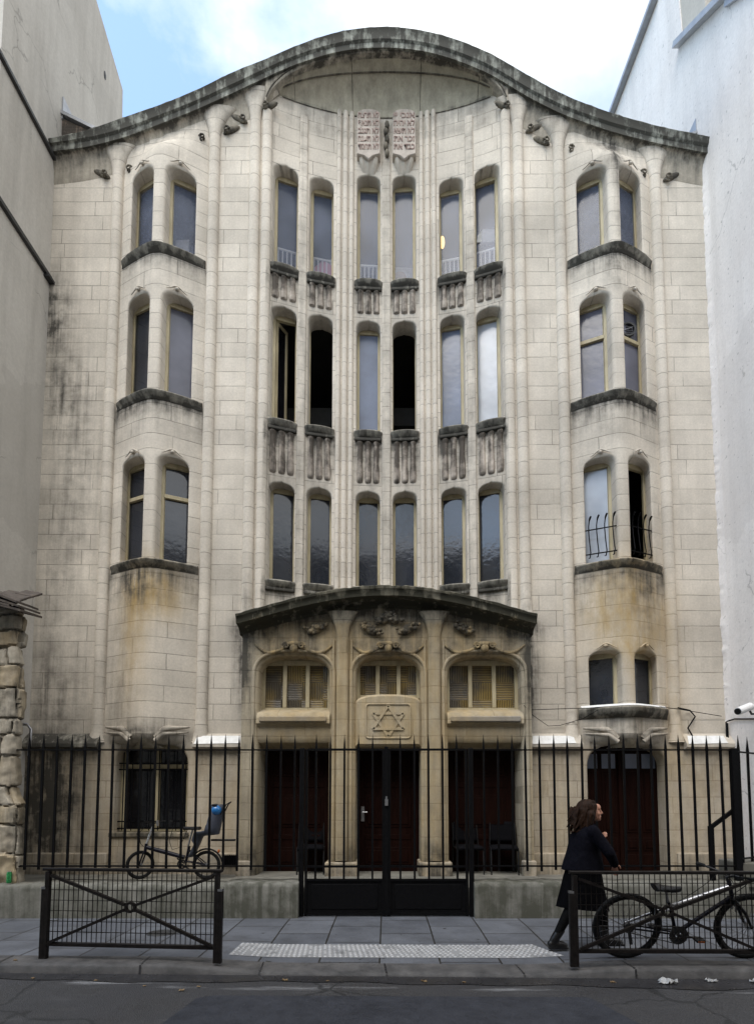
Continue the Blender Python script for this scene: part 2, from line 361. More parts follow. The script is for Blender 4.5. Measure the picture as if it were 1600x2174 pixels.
def ground_mats():
    m, nt, b = nmat('grey granite slabs'); N = NT(nt); p = N.pos()
    bk = N.n('ShaderNodeTexBrick'); N.l(N.scl(p,(1,1,1),(0,0,PI/2),(.18,.07,0)), bk.inputs['Vector'])
    bk.offset = .5
    for k, v in (('Scale',1.),('Mortar Size',.010),('Mortar Smooth',.2),('Bias',0.),('Brick Width',.72),('Row Height',.62)): bk.inputs[k].default_value = v
    bk.inputs['Color1'].default_value = (.125,.132,.150,1); bk.inputs['Color2'].default_value = (.092,.098,.114,1); bk.inputs['Mortar'].default_value = (.018,.016,.013,1)
    sp = N.ramp(N.noise(p, 130, 3, .7), .3, .7, .75, 1.25); bg = N.ramp(N.noise(p, 1.6, 6, .65), .3, .7, .68, 1.2)
    cm = N.n('ShaderNodeVectorMath', operation='SCALE'); N.l(bk.outputs['Color'], cm.inputs[0]); N.l(N.math('MULTIPLY', sp, bg), cm.inputs['Scale'])
    col = N.mix(N.ramp(N.noise(p, 9, 3), .69, .72), cm.outputs[0], (.022,.021,.02))
    col = N.mix(N.ramp(N.noise(N.scl(p,(1,1,1),loc=(7,3,0)), 1.3, 7, .7), .56, .74, 0, .7), col, (.045,.045,.047))
    col = N.mix(N.ramp(N.noise(N.scl(p,(1,1,1),loc=(2,9,0)), 5.5, 6, .7), .66, .72, 0, .5), col, (.26,.26,.27))
    N.l(col, b.inputs['Base Color']); N.l(N.ramp(N.noise(p, 3, 4), .3, .7, .45, .75), b.inputs['Roughness'])
    N.bump(N.math('SUBTRACT', N.math('MULTIPLY', N.noise(p, 90, 4), .4), bk.outputs['Fac']), .5, .006, b)
    M['slab'] = m
    m, nt, b = nmat('worn asphalt'); N = NT(nt); p = N.pos()
    ag = N.n('ShaderNodeTexVoronoi'); ag.inputs['Scale'].default_value = 95; N.l(p, ag.inputs['Vector'])
    c = N.mix(N.ramp(ag.outputs['Distance'], .1, .6), (.080,.079,.080), (.027,.026,.028))
    c = N.mix(N.ramp(N.noise(p, 1.1, 6, .65), .4, .65), c, (.034,.033,.036))
    run = N.ramp(N.noise(N.scl(p,(.6,5,1)), 1.2, 7, .7), .54, .68)
    sp = N.n('ShaderNodeSeparateXYZ'); N.l(p, sp.inputs[0])
    near = N.ramp(N.math('ABSOLUTE', N.math('SUBTRACT', N.math('ADD', sp.outputs['Y'], N.math('MULTIPLY', sp.outputs['X'], .03)), 5.33)), .03, .24, 1., 0.)
    c = N.mix(N.math('MULTIPLY', N.math('MULTIPLY', run, near), .8), c, (.30,.30,.31))
    crack = N.n('ShaderNodeTexVoronoi', feature='DISTANCE_TO_EDGE'); crack.inputs['Scale'].default_value = .55
    nz = N.n('ShaderNodeTexNoise'); nz.inputs['Scale'].default_value = 2.5; nz.inputs['Detail'].default_value = 5; N.l(p, nz.inputs['Vector'])
    vm = N.n('ShaderNodeVectorMath', operation='MULTIPLY_ADD'); N.l(nz.outputs['Color'], vm.inputs[0]); vm.inputs[1].default_value = (.5,.5,0); N.l(p, vm.inputs[2]); N.l(vm.outputs[0], crack.inputs['Vector'])
    c = N.mix(N.ramp(crack.outputs['Distance'], .004, .012, .8, 0.), c, (.012,.012,.013))
    c = N.mix(N.ramp(N.noise(N.scl(p,(.5,1.6,1),loc=(4,2,0)), 1.6, 7, .7), .55, .70, 0, .55), c, (.085,.083,.084))
    c = N.mix(N.ramp(N.noise(p, 11, 2), .74, .77, 0, .7), c, (.11,.11,.115))
    N.l(c, b.inputs['Base Color']); N.l(N.ramp(N.noise(p, 2.2, 5), .3, .7, .5, .82), b.inputs['Roughness'])
    N.bump(N.math('ADD', ag.outputs['Distance'], N.noise(p, 6, 4)), .6, .008, b)
    M['asphalt'] = m
ground_mats()
M['patch'] = noisy('dark asphalt repair', (.020,.022,.029), (.040,.043,.054), 5, .62, .8, 130)
M['gutter'] = noisy('wet gutter', (.018,.018,.02), (.04,.039,.042), 4, .32, .4, 60)
M['kerb'] = noisy('granite kerb', (.040,.039,.040), (.120,.114,.112), 4.5, .7, .7, 110)
M['yard'] = noisy('worn stone yard', (.12,.115,.10), (.22,.21,.18), 3, .8, .4, 60)
M['conc'] = stone('mossy concrete', (.215,.21,.19), joints=False, gbase=.16, dark=(.065,.065,.05))
M['pier'] = stone('old rubble masonry', (.50,.45,.37), joints=False, gbase=.12, obase=.08)
M['brickw'] = stone('peeling brick', (.46,.33,.26), bw=.2, bh=.065, gbase=.4, mortar=1.3)

# ------------------------------------------------------------------ outlines and walls
def arch(x0, x1, z0, z1, sh=.24, n=9, p=2.4, peak=.018):
    c, w = (x0+x1)/2, (x1-x0)/2; pts = [(x0,z0)]
    m = max(2, int((z1-sh-z0)/.2))
    pts += [(x0, z0+(z1-sh-z0)*i/m) for i in range(1, m)]
    for i in range(2*n+1):
        u = -math.cos(PI*i/(2*n))
        pts.append((c+w*u, z1-sh+sh*(1-abs(u)**p)**(1/p)+peak*max(0,1-abs(u)*5)))
    pts += [(x1, z0+(z1-sh-z0)*i/m) for i in range(m-1, 0, -1)]
    pts.append((x1,z0)); return pts[::-1]      # anticlockwise
def offs(poly, d):
    P = np.array(poly); n = len(P); out = []
    for i in range(n):
        a, b, c = P[i-1], P[i], P[(i+1) % n]
        e1, e2 = b-a, c-b; n1 = np.array((e1[1],-e1[0]))/max(1e-9,np.hypot(*e1)); n2 = np.array((e2[1],-e2[0]))/max(1e-9,np.hypot(*e2))
        nn = n1+n2; nn /= max(1e-9,np.hypot(*nn)); out.append(tuple(b+nn*d/max(.6,float(nn@n1))))
    return out
def area(P): return sum(P[i-1][0]*P[i][1]-P[i][0]*P[i-1][1] for i in range(len(P)))/2
def inside(P, x, z):
    r = np.zeros(x.shape, bool); n = len(P)
    for i in range(n):
        (xa,za),(xb,zb) = P[i-1], P[i]
        if za == zb: continue
        c = ((za > z) != (zb > z)) & (x < (xb-xa)*(z-za)/(zb-za)+xa); r ^= c
    return r
def dens(P, res):
    out = []
    for i in range(len(P)):
        a, b = P[i], P[(i+1) % len(P)]; m = max(1, int(math.dist(a,b)/res))
        out += [(a[0]+(b[0]-a[0])*k/m, a[1]+(b[1]-a[1])*k/m) for k in range(m)]
    return out
def wall(name, mat, parent, outer, holes, plan, thick=.32, roll=.035, res=.13, edge=None):
    if area(outer) < 0: outer = outer[::-1]
    outer = dens(outer, res); mb = MB()
    rings = [offs(h, roll) for h in holes]
    V = [Vector(p) for p in outer]; E = [(i,(i+1) % len(outer)) for i in range(len(outer))]
    for r in rings:
        o = len(V); V += [Vector(p) for p in r]; E += [(o+i, o+(i+1) % len(r)) for i in range(len(r))]
    xs = np.array([p[0] for p in outer]); zs = np.array([p[1] for p in outer])
    gx, gz = np.meshgrid(np.arange(xs.min()+res/2, xs.max(), res), np.arange(zs.min()+res/2, zs.max(), res)); gx, gz = gx.ravel(), gz.ravel()
    k = inside(outer, gx, gz)
    for r in rings: k &= ~inside(offs(r, res*.35), gx, gz)
    V += [Vector((a,b)) for a, b in zip(gx[k], gz[k])]
    v, e, f, *_ = delaunay_2d_cdt(V, E, [], 0, 1e-5)
    vx = np.array([p[0] for p in v]); vz = np.array([p[1] for p in v]); fa = np.array([t for t in f if len(t) == 3])
    cx, cz = vx[fa].mean(1), vz[fa].mean(1); k = inside(outer, cx, cz)
    for r in rings: k &= ~inside(r, cx, cz)
    y = np.broadcast_to(plan(vx), vx.shape)
    mb.add(list(zip(vx,y,vz)), [tuple(t) for t in fa[k]])
    for h in holes:
        R = []
        for a in (0, 30, 60, 90):
            a = math.radians(a); q = offs(h, roll*(1-math.sin(a))) if a < 1.5 else h
            R.append([(px, float(plan(px))+roll*(1-math.cos(a)), pz) for px, pz in q])
        R.append([(px, float(plan(px))+thick, pz) for px, pz in h])
        mb.loft(R, cap=False)
    return mb.build(name, mat, parent, 30, weld=True)

# ------------------------------------------------------------------ the synagogue
B = thing('synagogue', 'cream stone synagogue with wavy roof edge, concave window bay and two oriels', 'building', (0, F, 0))
RW = [-2.13,-1.47,-.57,.12,1.02,1.68]
ROWS = [(11.55,13.60),(8.53,10.75),(5.53,7.36)]
holes = []
for i, xa in enumerate(RW):
    for j, (z0, z1) in enumerate(ROWS):
        zt = z1 + ((.17 if i in (2,3) else -.04 if i in (1,4) else 0.) if j == 0 else 0)
        holes.append(arch(xa, xa+.45, z0, zt, .17, p=2.5))
wall('bay_wall', M['bay'], B, [(-2.2,4.3),(2.2,4.3),(2.2,15.02),(-2.2,15.02)], holes, bay, .34, .03)
for c, zs in ((OC[0], 3), (OC[1], 4)):
    hs = []
    for k in range(zs):
        z0, z1 = ((11.55,13.13),(8.80,10.68),(5.77,7.63),(3.22,4.17))[k]
        for xa, xb in ((c-.585,c-.115),(c+.115,c+.585)): hs.append(arch(xa, xb, z0, z1, .18, p=2.6, peak=0))
    xs = np.linspace(c-.79, c+.79, 13)
    wall('oriel', M['wall'], B, [(c-.79,2.72),(c+.79,2.72)]+[(x, float(rb(x))+.08) for x in xs[::-1]], hs, lambda x, c=c: orl(x,c), .34, .045)
    o = [q for q in B.children if q.name.startswith('oriel')][-1]
    for v in o.data.vertices:
        X, Y, Z = v.co.x, v.co.y+F, v.co.z; b_ = float(rb(X)); t = float(sstep(b_-.75, b_-.12, Z)); p = F-Y
        if t > 0 and p > 0: v.co.y = (F-(p*(1-t)+min(p,.045)*t))-F
    # underside of the oriel, curling back to the wall
    P = []
    for x in np.linspace(c-.79, c+.79, 25):
        p = F-float(orl(x,c)); P.append([(x, F-p*q, 2.72-.16*s) for q, s in ((1,0),(.93,.35),(.7,.75),(.35,.95),(-.1,1))])
    MB().grid(P).build('corbel', M['wall'], B, 60)
for xa, xb in ((-6.2,-4.89),(-3.31,-2.2),(2.2,3.31),(4.89,5.92)):
    xs = np.linspace(xa, xb, 10); wall('wall', M['wall'], B, [(xa,2.7),(xb,2.7)]+[(x, float(rb(x))+.08) for x in xs[::-1]], [], flat)
yb = lambda x: np.zeros_like(np.asarray(x,float))+F-.07
wall('base_wall', M['base'], B, [(-6.2,.3),(-2.38,.3),(-2.38,2.72),(-6.2,2.72)], [arch(-4.66,-3.42,1.05,2.60,.42,14,2.6,0)], yb, .36, .06)
wall('base_wall', M['base'], B, [(2.38,.3),(5.92,.3),(5.92,2.72),(2.38,2.72)], [arch(3.46,4.80,.30,2.58,.42,14,2.6,0)], yb, .45, .06)
for xa, xb in ((-6.2,-4.72),(-3.32,-2.42),(2.42,3.36),(4.92,5.92)):
    MB().box(xa, xb, F-.14, F-.05, .32, .72).build('plinth', M['base'], B, bevel=.025)

# shafts that run up to the eaves and spread there
def rib(x, z0, z1, r, depth, flare, foot=.12, yb=F, name='rib'):
    R = []; n = 12; H = z1-z0
    for z in [z0, z0+.08, z0+.2]+list(np.linspace(z0+.4, z1-.9, 30))+list(np.linspace(z1-.8, z1+.02, 12)):
        t = max(0, (z-(z1-.62))/.62); w = r+flare*1.15*t**2.6; d = depth+.02*t**2
        tb = max(0, 1-(z-z0)/.35) if foot else 0; w += foot*tb**2*.6; d += .05*tb**2 if foot else 0
        R.append([(x+w*math.sin(a), yb+.02-d*abs(math.cos(a))**.75, z) for a in np.linspace(-PI/2, PI/2, n)])
    return MB().loft(R, closed=False).build(name, M['rib'], B, 50)
def curl(x, y, z, s, side, mat='orn', name='carved_scroll'):
    mb = MB()
    a = np.linspace(0, 3.4*PI, 34); rr = s*(1-.26*a/PI)
    mb.tube([(x+side*rr_*math.cos(t+.4), y-.01-.006*t, z+rr_*math.sin(t+.4)) for t, rr_ in zip(a, rr)], [s*.30*(1-.045*i/1.6) for i in range(34)], 7)
    mb.tube([(x+side*(s+.9*s*t), y+.03, z+s*.5+1.3*s*t-.5*s*t*t) for t in np.linspace(0,1.6,9)], [s*.34*(1-.5*t/1.6) for t in np.linspace(0,1.6,9)], 7)
    mb.sphere((x+side*s*1.3, y+.05, z+s*.9), (s*3.0,s*.8,s*1.0), 14, 9, Matrix.Rotation(-side*.45,3,'Y'))
    for k in range(5):
        mb.sphere((x+random.uniform(-.7,.7)*s, y+.0, z-s*random.uniform(.2,1.1)), (s*.36,s*.3,s*.42), 8, 6)
    return mb.build(name, M[mat], B, 60)
for sx in (-1, 1):
    for x, fl in ((5.0,.24),(3.21,.30),(2.455,.30)):
        xx = sx*x; top = float(rb(xx))-.02
        rib(xx, 2.6 if x > 3 else 4.75, top+.01, .104, .115, fl*.85)
        for sd in (-1, 1):
            if x < 2.6 and sd != sx: curl(xx+sd*.20, F-.10, 14.56, .055, sd); continue
            sl = (float(rb(xx+.1))-float(rb(xx-.1)))/.2
            curl(xx+sd*.23, F-.06, top-.50+sd*.16*sl, .058, sd)
    rib(sx*2.235, 4.7, 14.5, .092, .09, 0, .05)
    for xq, rq in ((.675,.048),(.795,.055),(.915,.048)):
        rib(sx*xq, 4.7, 15.0, rq, .07, 0, 0, float(bay(xq)))
    for zs, zt in ((4.7,15.0),):
        x = 1.575; mb = MB(); y0 = float(bay(x))
        sl = (float(bay(x+.05))-float(bay(x-.05)))/.1
        mb.sbox(sx*x-.075, sx*x+.075, zs, 14.75, -.035, .02, lambda q, sl=sl: y0+sx*sl*(q-sx*x)); mb.build('mullion', M['rib'], B, bevel=.025)
MB().sbox(-.085, .085, 4.7, 14.6, -.03, .02, bay).build('mullion', M['rib'], B, bevel=.025)

# eaves: one swept moulding above a stone cove; an arch and semi-dome below the crest
xs = np.linspace(-6.2, 5.92, 120); P = []; Q = {-1: [], 1: []}
for x in xs:
    b, t = float(rb(x)), float(rt(x)); j = .005*math.sin(x*37)+.004*math.sin(x*91+1)+.007*math.sin(x*13.7)
    P.append([(x, F-.10, b+.01), (x, F-.16, b+.0), (x, F-.165, b+.10), (x, F-.20, b+.13),
              (x, F-.205+j*.4, (b+t)/2), (x, F-.215+j*.5, t-.09), (x, F-.235+j*.5, t-.05+j*.4), (x, F-.21, t-.01+j), (x, F-.12, t+j), (x, F+.9, t+.03), (x, F+4.5, t-.5)])
    if abs(x) > 2.2:
        Q[-1 if x < 0 else 1].append([(x, F+.02, b-.52)]+[(x, F-.012-.115*(1-math.cos(q*PI/2)), b-.46+.47*math.sin(q*PI/2)**.9) for q in np.linspace(0,1,9)])
MB().grid(P).build('roof', M['roof'], B, 28)
for q in Q.values(): MB().grid(q).build('eaves_cove', M['cove'], B, 60)
za = lambda x: 14.42+1.23*max(0,1-(x/2.27)**2)**.46
XA = [2.268*math.sin(t) for t in np.linspace(-PI/2,PI/2,81)]
MB().grid([[(x, F-.118, max(float(rb(x))+.03, za(x))), (x, F-.118, za(x)+.035), (x, F-.105, za(x)+.005), (x, F-.08, za(x)-.004), (x, float(bay(x))+.03, za(x)-.004)] for x in XA]).build('niche_arch', M['cove'], B, 40)
def dome_pt(x, v, lift=.0):
    yp = float(bay(x)); z1 = max(15.0, za(x))
    return (x, yp+(F-.07-yp)*(1-math.cos(v*PI/2))-lift, 15.0+(z1-15.0)*math.sin(v*PI/2)-lift)
MB().grid([[dome_pt(x, v) for v in np.linspace(0,1,16)] for x in np.linspace(-2.02, 2.02, 61)]).build('niche_vault', M['dome'], B, 60)
MB().tube([(x, F-.118, za(x)+.10*(1-abs(x)/6)) for x in XA[4:-4]], .014, 6).build('arch_moulding', M['orn'], B, 60)
MB().tube([dome_pt(x, .72, .003) for x in np.linspace(-1.95,1.95,50)], .012, 6).build('vault_moulding', M['orn'], B, 60)
MB().tube([(x, float(bay(x))-.004, 15.0) for x in np.linspace(-1.98,1.98,40)], .009, 6).build('spring_moulding', M['orn'], B, 60)
for x in (-1.75,-.66,.66,1.75):
    MB().tube([dome_pt(x, v, .001) for v in np.linspace(0,.98,14)], .006, 5).build('vault_joint', M['orn'], B, 60)

# sills, baluster panels
def sweep_sill(x0, x1, zb, h, proj, plan, mat='sill', name='sill', n=15, wav=0):
    P = []
    for x in np.linspace(x0, x1, n):
        u = 2*(x-x0)/(x1-x0)-1; y = float(plan(x)); e = proj*(1-.5*abs(u)**6) + wav*(1-u*u); hh = h
        P.append([(x, y+.30, zb+hh+.02), (x, y-.0, zb+hh+.012), (x, y-e+.02, zb+hh-.01), (x, y-e, zb+hh-.035), (x, y-e+.012, zb+hh*.45), (x, y-e+.045, zb+.02), (x, y-.01, zb-.03), (x, y+.08, zb-.03)])
    mb = MB(); mb.grid(P); k = len(P[0]); m = len(mb.v)
    mb.f.append(tuple(range(k))); mb.f.append(tuple(range(m-k, m)))
    return mb.build(name, M[mat], B, 40)
def chord(plan, x0, x1):
    a, b = float(plan(x0)), float(plan(x1)); return lambda x: a+(b-a)*(x-x0)/(x1-x0)
for xa in RW:
    ch = chord(bay, xa, xa+.45)
    for j, (z0, z1) in enumerate(ROWS):
        sweep_sill(xa-.045, xa+.495, z0-.13, .13, .075, ch, wav=.035)
        MB().sbox(xa-.025, xa+.475, z0-.20, z0-.135, -.05, .03, ch).build('sill_moulding', M['sill'], B, bevel=.02)
        if j == 2: continue
        zt, zb = z0-.22, (10.88 if j == 0 else 7.50); P = []
        nu, nv = 43, 26
        for u in np.linspace(0,1,nu):
            col = []
            for v in np.linspace(0,1,nv):
                x = xa-.005+.46*u; q = (u*3) % 1 if u < 1 else 1; w = abs(q-.5)*2
                prof = .62+.38*math.sin(PI*min(1,max(0,(1-v)*1.5)))**1.2 if v > .33 else .62+.38*math.sin(PI*(1-v)*1.5) if v < .34 else 1
                wid = .76+.20*math.exp(-((v-.22)/.2)**2)
                d = .075*math.sqrt(max(0,1-(w/wid)**2))*(1 if v > .06 else v/.06)
                col.append((x, float(ch(x))+.035-d-(.02 if v > .94 else 0), zb+(zt-zb)*v))
            P.append(col)
        MB().grid(P).build('baluster_panel', M['bal'], B, 50)
for c, zs in ((OC[0],3),(OC[1],4)):
    for k in range(zs):
        z = (11.40,8.65,5.62,3.03)[k]
        o = sweep_sill(c-.77, c+.77, z, .12 if k < 3 else .16, .10 if k < 3 else .14, lambda x, c=c: orl(x,c), n=31)
        if k == 3: sweep_sill(c-.73, c+.73, z+.15, .045, .10, lambda x, c=c: orl(x,c), 'whitep', 'painted_edge', 31)
for xa, xb, w in ((-6.2,-4.92,0),(-3.3,-2.36,1),(2.45,3.34,1),(5.1,5.92,1)):
    P = [[(x,F-.02,2.76),(x,F-.10,2.70),(x,F-.20,2.57),(x,F-.20,2.51),(x,F-.12,2.47),(x,F-.02,2.46)] for x in np.linspace(xa,xb,9)]
    mb = MB().grid(P); mb.f += [tuple(range(6)), tuple(range(48,54))]
    mb.build('ledge', M['sill'] if not w else M['plain'], B, 30)
    if w: MB().add([(xa+.06,F-.105,2.712),(xb-.14,F-.105,2.712),(xb-.12,F-.207,2.575),(xa+.03,F-.207,2.56)],[(0,1,2,3)]).build('painted_edge', M['whitep'], B)

# windows
def window(x0, x1, z0, z1, plan, g, mat='frame', d=.22, fw=.055, transom=None, name='window', open_=None, tilt=0., mull=None, arched=False):
    ch = chord(plan, x0, x1); mb = MB()
    xa, xb = x0-.005, x1+.005
    if open_ != 'gone':
        mb.sbox(xa, xa+fw, z0-.01, z1, d, d+.07, ch); mb.sbox(xb-fw, xb, z0-.01, z1, d, d+.07, ch)
        mb.sbox(xa+fw, xb-fw, z1-.09, z1, d, d+.07, ch); mb.sbox(xa+fw, xb-fw, z0-.01, z0+.05, d, d+.07, ch)
        if transom: mb.sbox(xa+fw, xb-fw, transom-.035, transom+.035, d-.01, d+.06, ch)
        if mull:
            for q in mull: mb.sbox(q-.034, q+.034, z0+.05, z1-.09, d-.005, d+.06, ch)
    else:
        mb.sbox(xa, xa+.02, z0, z1, d+.04, d+.10, ch); mb.sbox(xb-.02, xb, z0, z1, d+.04, d+.10, ch); mb.sbox(xa+.02, xb-.02, z0-.01, z0+.015, d, d+.10, ch)
    w = mb.build(name, M[mat], B, bevel=.006)
    if open_ == 'gone': return w
    if open_ == 'ajar':       # a casement swung inward
        h = (xb-xa-2*fw)*.92; a = math.radians(62); px, py = xa+fw, float(ch(xa))+d+.06
        dx, dy = h*math.cos(a), h*math.sin(a); s = MB()
        nx, ny = -.02*math.sin(a), .02*math.cos(a)
        for t0, t1, za, zb in ((0,.14,z0+.05,z1-.09),(.86,1,z0+.05,z1-.09),(.14,.86,z0+.05,z0+.11),(.14,.86,z1-.15,z1-.09)):
            c = [(px+dx*t+k*nx, py+dy*t+k*ny) for t in (t0,t1) for k in (-1,1)]
            s.add([(c[0][0],c[0][1],za),(c[2][0],c[2][1],za),(c[3][0],c[3][1],za),(c[1][0],c[1][1],za),(c[0][0],c[0][1],zb),(c[2][0],c[2][1],zb),(c[3][0],c[3][1],zb),(c[1][0],c[1][1],zb)],
                [(0,3,2,1),(4,5,6,7),(0,1,5,4),(1,2,6,5),(2,3,7,6),(3,0,4,7)])
        s.build('casement', M[mat], w)
        MB().add([(px+dx*.14,py+dy*.14,z0+.1),(px+dx*.86,py+dy*.86,z0+.1),(px+dx*.86,py+dy*.86,z1-.14),(px+dx*.14,py+dy*.14,z1-.14)],[(0,1,2,3)]).build('pane', G[g], w)
        return w
    ya, yb_ = float(ch(xa+fw)), float(ch(xb-fw)); dd = d+.045; tt = (z1-z0)*math.tan(tilt)
    if not mull:
        MB().add([(xa+fw-.006,ya+dd,z0+.045),(xb-fw+.006,yb_+dd,z0+.045),(xb-fw+.006,yb_+dd+tt,z1-.085),(xa+fw-.006,ya+dd+tt,z1-.085)],[(0,1,2,3)]).build('pane', G[g], w)
    else:
        ed = [xa+fw]+[q for q in mull]+[xb-fw]
        for q0, q1 in zip(ed, ed[1:]):
            MB().add([(q0,float(ch(q0))+dd,z0+.045),(q1,float(ch(q1))+dd,z0+.045),(q1,float(ch(q1))+dd,z1-.085),(q0,float(ch(q0))+dd,z1-.085)],[(0,1,2,3)]).build('pane', G[g], w)
    return w
WIN = {}
for i, xa in enumerate(RW):
    for j, (z0, z1) in enumerate(ROWS):
        zt = z1 + ((.17 if i in (2,3) else -.04 if i in (1,4) else 0.) if j == 0 else 0)
        g = ('top', ('dark','dark','mid','dark','mid','bright')[i], 'low')[j]
        op = {(0,1):'ajar',(1,1):'gone',(3,1):'gone'}.get((i,j))
        WIN[i,j] = window(xa, xa+.45, z0, zt-.0, bay, g, open_=op, tilt=random.uniform(-.012,.012))
        if j == 0 and i != 3:    # white guard bars inside the upper panes
            ch = chord(bay, xa, xa+.45); r = MB()
            for k in range(5): r.sbox(xa+.05+.08*k, xa+.07+.08*k, z0, z0+.60, .285, .297, ch)
            r.sbox(xa+.0, xa+.45, z0+.60, z0+.635, .280, .302, ch); r.build('guard_rail', M['white'], WIN[i,j])
for c in OC:
    pl = lambda x, c=c: orl(x,c)
    for k, (z0, z1) in enumerate(((11.55,13.13),(8.80,10.68),(5.77,7.63),(3.22,4.17))):
        if k == 3 and c < 0: continue
        for s, (xa, xb) in enumerate(((c-.585,c-.115),(c+.115,c+.585))):
            g = ('top','violet','low','low')[k]
            if c > 0 and k == 2: g = 'bright' if s == 0 else 'dark'
            if c < 0 and k == 1 and s == 0: g = 'low'
            tr = 7.0 if (c < 0 and k == 2) else 10.0 if (c > 0 and k == 1) else None
            op = 'ajar' if (c > 0 and k == 2 and s == 1) else None
            w = window(xa, xb, z0, z1, pl, g, transom=tr, open_=op, fw=.05); WIN[c,k,s] = w
            ch = chord(pl, xa, xb)
            if c > 0 and k == 2:   # wrought iron guard with curled heads
                gmb = MB()
                for q in range(4):
                    x = xa+.05+.12*q; y = float(ch(x))+.05; out = .0
                    cu = [(x, y-.11+.06*math.cos(t), 6.50+.06*math.sin(t)) for t in np.linspace(PI*1.25,0-.2,9)]
                    gmb.tube([(x,y,5.86),(x,y-.05,5.84),(x,y-.09,5.92),(x,y-.05,6.1),(x,y-.02,6.3),(x,y-.02,6.42),(x,y-.05,6.50)]+cu[3:], .010, 6)
                gmb.tube([(xa-.02,float(ch(xa))+.045,6.36),(xb+.02,float(ch(xb))+.045,6.36)], .011, 6)
                gmb.tube([(xa-.02,float(ch(xa))+.045,5.92),(xb+.02,float(ch(xb))+.045,5.92)], .011, 6)
                gmb.build('window_guard', M['iron'], w)
            if c > 0 and k == 1 and s == 1:
                xm = (xa+xb)/2; y = float(ch(xm))+.24
                v = MB().disc((xm-.02,y,10.22), .105, .135, y-.03, y+.02)
                for q in range(4): v.box(xm-.10, xm+.07, y-.008, y+.005, 10.15+.04*q, 10.158+.04*q)
                v.build('ventilator', M['steel'], w)
                MB().bar((xm-.10,y-.012,10.20),(xm+.06,y-.012,10.26),.03,.004).build('louvre', M['metal'], w)
# carved brows over the oriel windows
for c in OC:
    for k, z1 in enumerate((13.13,10.68,7.63,4.17)):
        if k == 3 and c < 0: continue
        for s in (-1,1):
            xc = c+s*.35; mb = MB()
            for t in (-1,1):
                q = [(xc+t*u*.16, float(orl(xc+t*u*.16,c))-.035, z1+.06+.05*math.cos(u*2.6)+.03*(u > .7)*(u-.7)) for u in np.linspace(0,1,9)]
                mb.tube(q, [.017*(1-.6*u) for u in np.linspace(0,1,9)], 6)
            mb.sphere((xc, float(orl(xc,c))-.03, z1+.075), (.04,.03,.03), 8, 6)
            mb.build('carved_brow', M['plain'], B, 60)
# swags where the oriel meets the opening below
for c, zz in ((OC[0],2.72),(OC[1],2.70)):
    for s in (-1,1):
        mb = MB()
        for off, r0 in ((0,.052),(.085,.036)):
            pts = [(c+s*(.72-.50*t-.02*off), F-.10-.17*math.sin(t*PI*.55)-off*.5, zz+.14-off*1.1-.05*math.sin(t*PI*.5)-.24*max(0,t-.72)*2.2*(1-off*3)) for t in np.linspace(0,1,14)]
            mb.tube(pts, [r0*(.35+.9*t) for t in np.linspace(0,1,14)], 8)
        mb.build('carved_swag', M['base'], B, 60)
    mb = MB(); R = []
    for z, w, d in ((2.78,.24,.33),(2.66,.19,.31),(2.56,.20,.24),(2.50,.30,.14)):
        R.append([(c+w*math.sin(a), F-d*math.cos(a), z) for a in np.linspace(-PI/2,PI/2,12)])
    mb.loft(R, closed=False).build('keystone', M['porch'], B, 50)

# ground floor: window with grille on one side, double door on the other
w = window(-4.66, -3.42, 1.07, 2.58, yb, 'dark', d=.26, fw=.10, transom=2.20, mull=[-4.02])
gr = MB()
for z in (1.12,1.24,2.14,2.25): gr.bar((-4.66,F+.10,z),(-3.42,F+.10,z),.022)
for q in range(8): gr.bar((-4.58+.155*q,F+.10,1.08),(-4.58+.155*q,F+.10,2.5),.014)
gr.build('window_grille', M['iron'], w)
MB().box(-4.72,-3.36,F-.11,F+.2,.98,1.06).build('sill', M['sill'], B, bevel=.015)
def panel_door(x0, x1, z0, z1, y, leaves=1, lights=None):
    d = MB().box(x0, x1, y, y+.06, z0, z1).build('door', M['door'], B)
    lw = (x1-x0)/leaves
    for l in range(leaves):
        a = x0+lw*l; pm = MB(); H = z1-z0
        rows = ((.06,.20),(.26,.30),(.36,.62),(.68,.72),(.77,.95)) if not lights else ((.05,.13),(.16,.26),(.30,.78))
        for r0, r1 in rows:
            for q0, q1 in (((.12,.88),) if leaves == 1 else ((.10,.46),(.54,.90))):
                xa, xb, za, zb = a+lw*q0, a+lw*q1, z0+H*r0, z0+H*r1
                pm.box(xa, xb, y-.012, y-.0005, za, zb); 
                if zb-za > .2 and xb-xa > .2: pm.box(xa+.05, xb-.05, y-.026, y-.0125, za+.05, zb-.05)
        pm.build('door_panel', M['door'], d, bevel=.008)
    if leaves > 1: MB().box((x0+x1)/2-.035,(x0+x1)/2+.035,y-.04,y-.0005,z0,z1).build('astragal', M['door'], d, bevel=.008)
    return d
d = panel_door(3.44, 4.83, .36, 2.62, F+.28, 2, True)
for xa in (3.50,3.82,4.22,4.53):
    MB().box(xa,xa+.24,F+.27,F+.279,2.17,2.43).build('door_light', G['mid'], d)

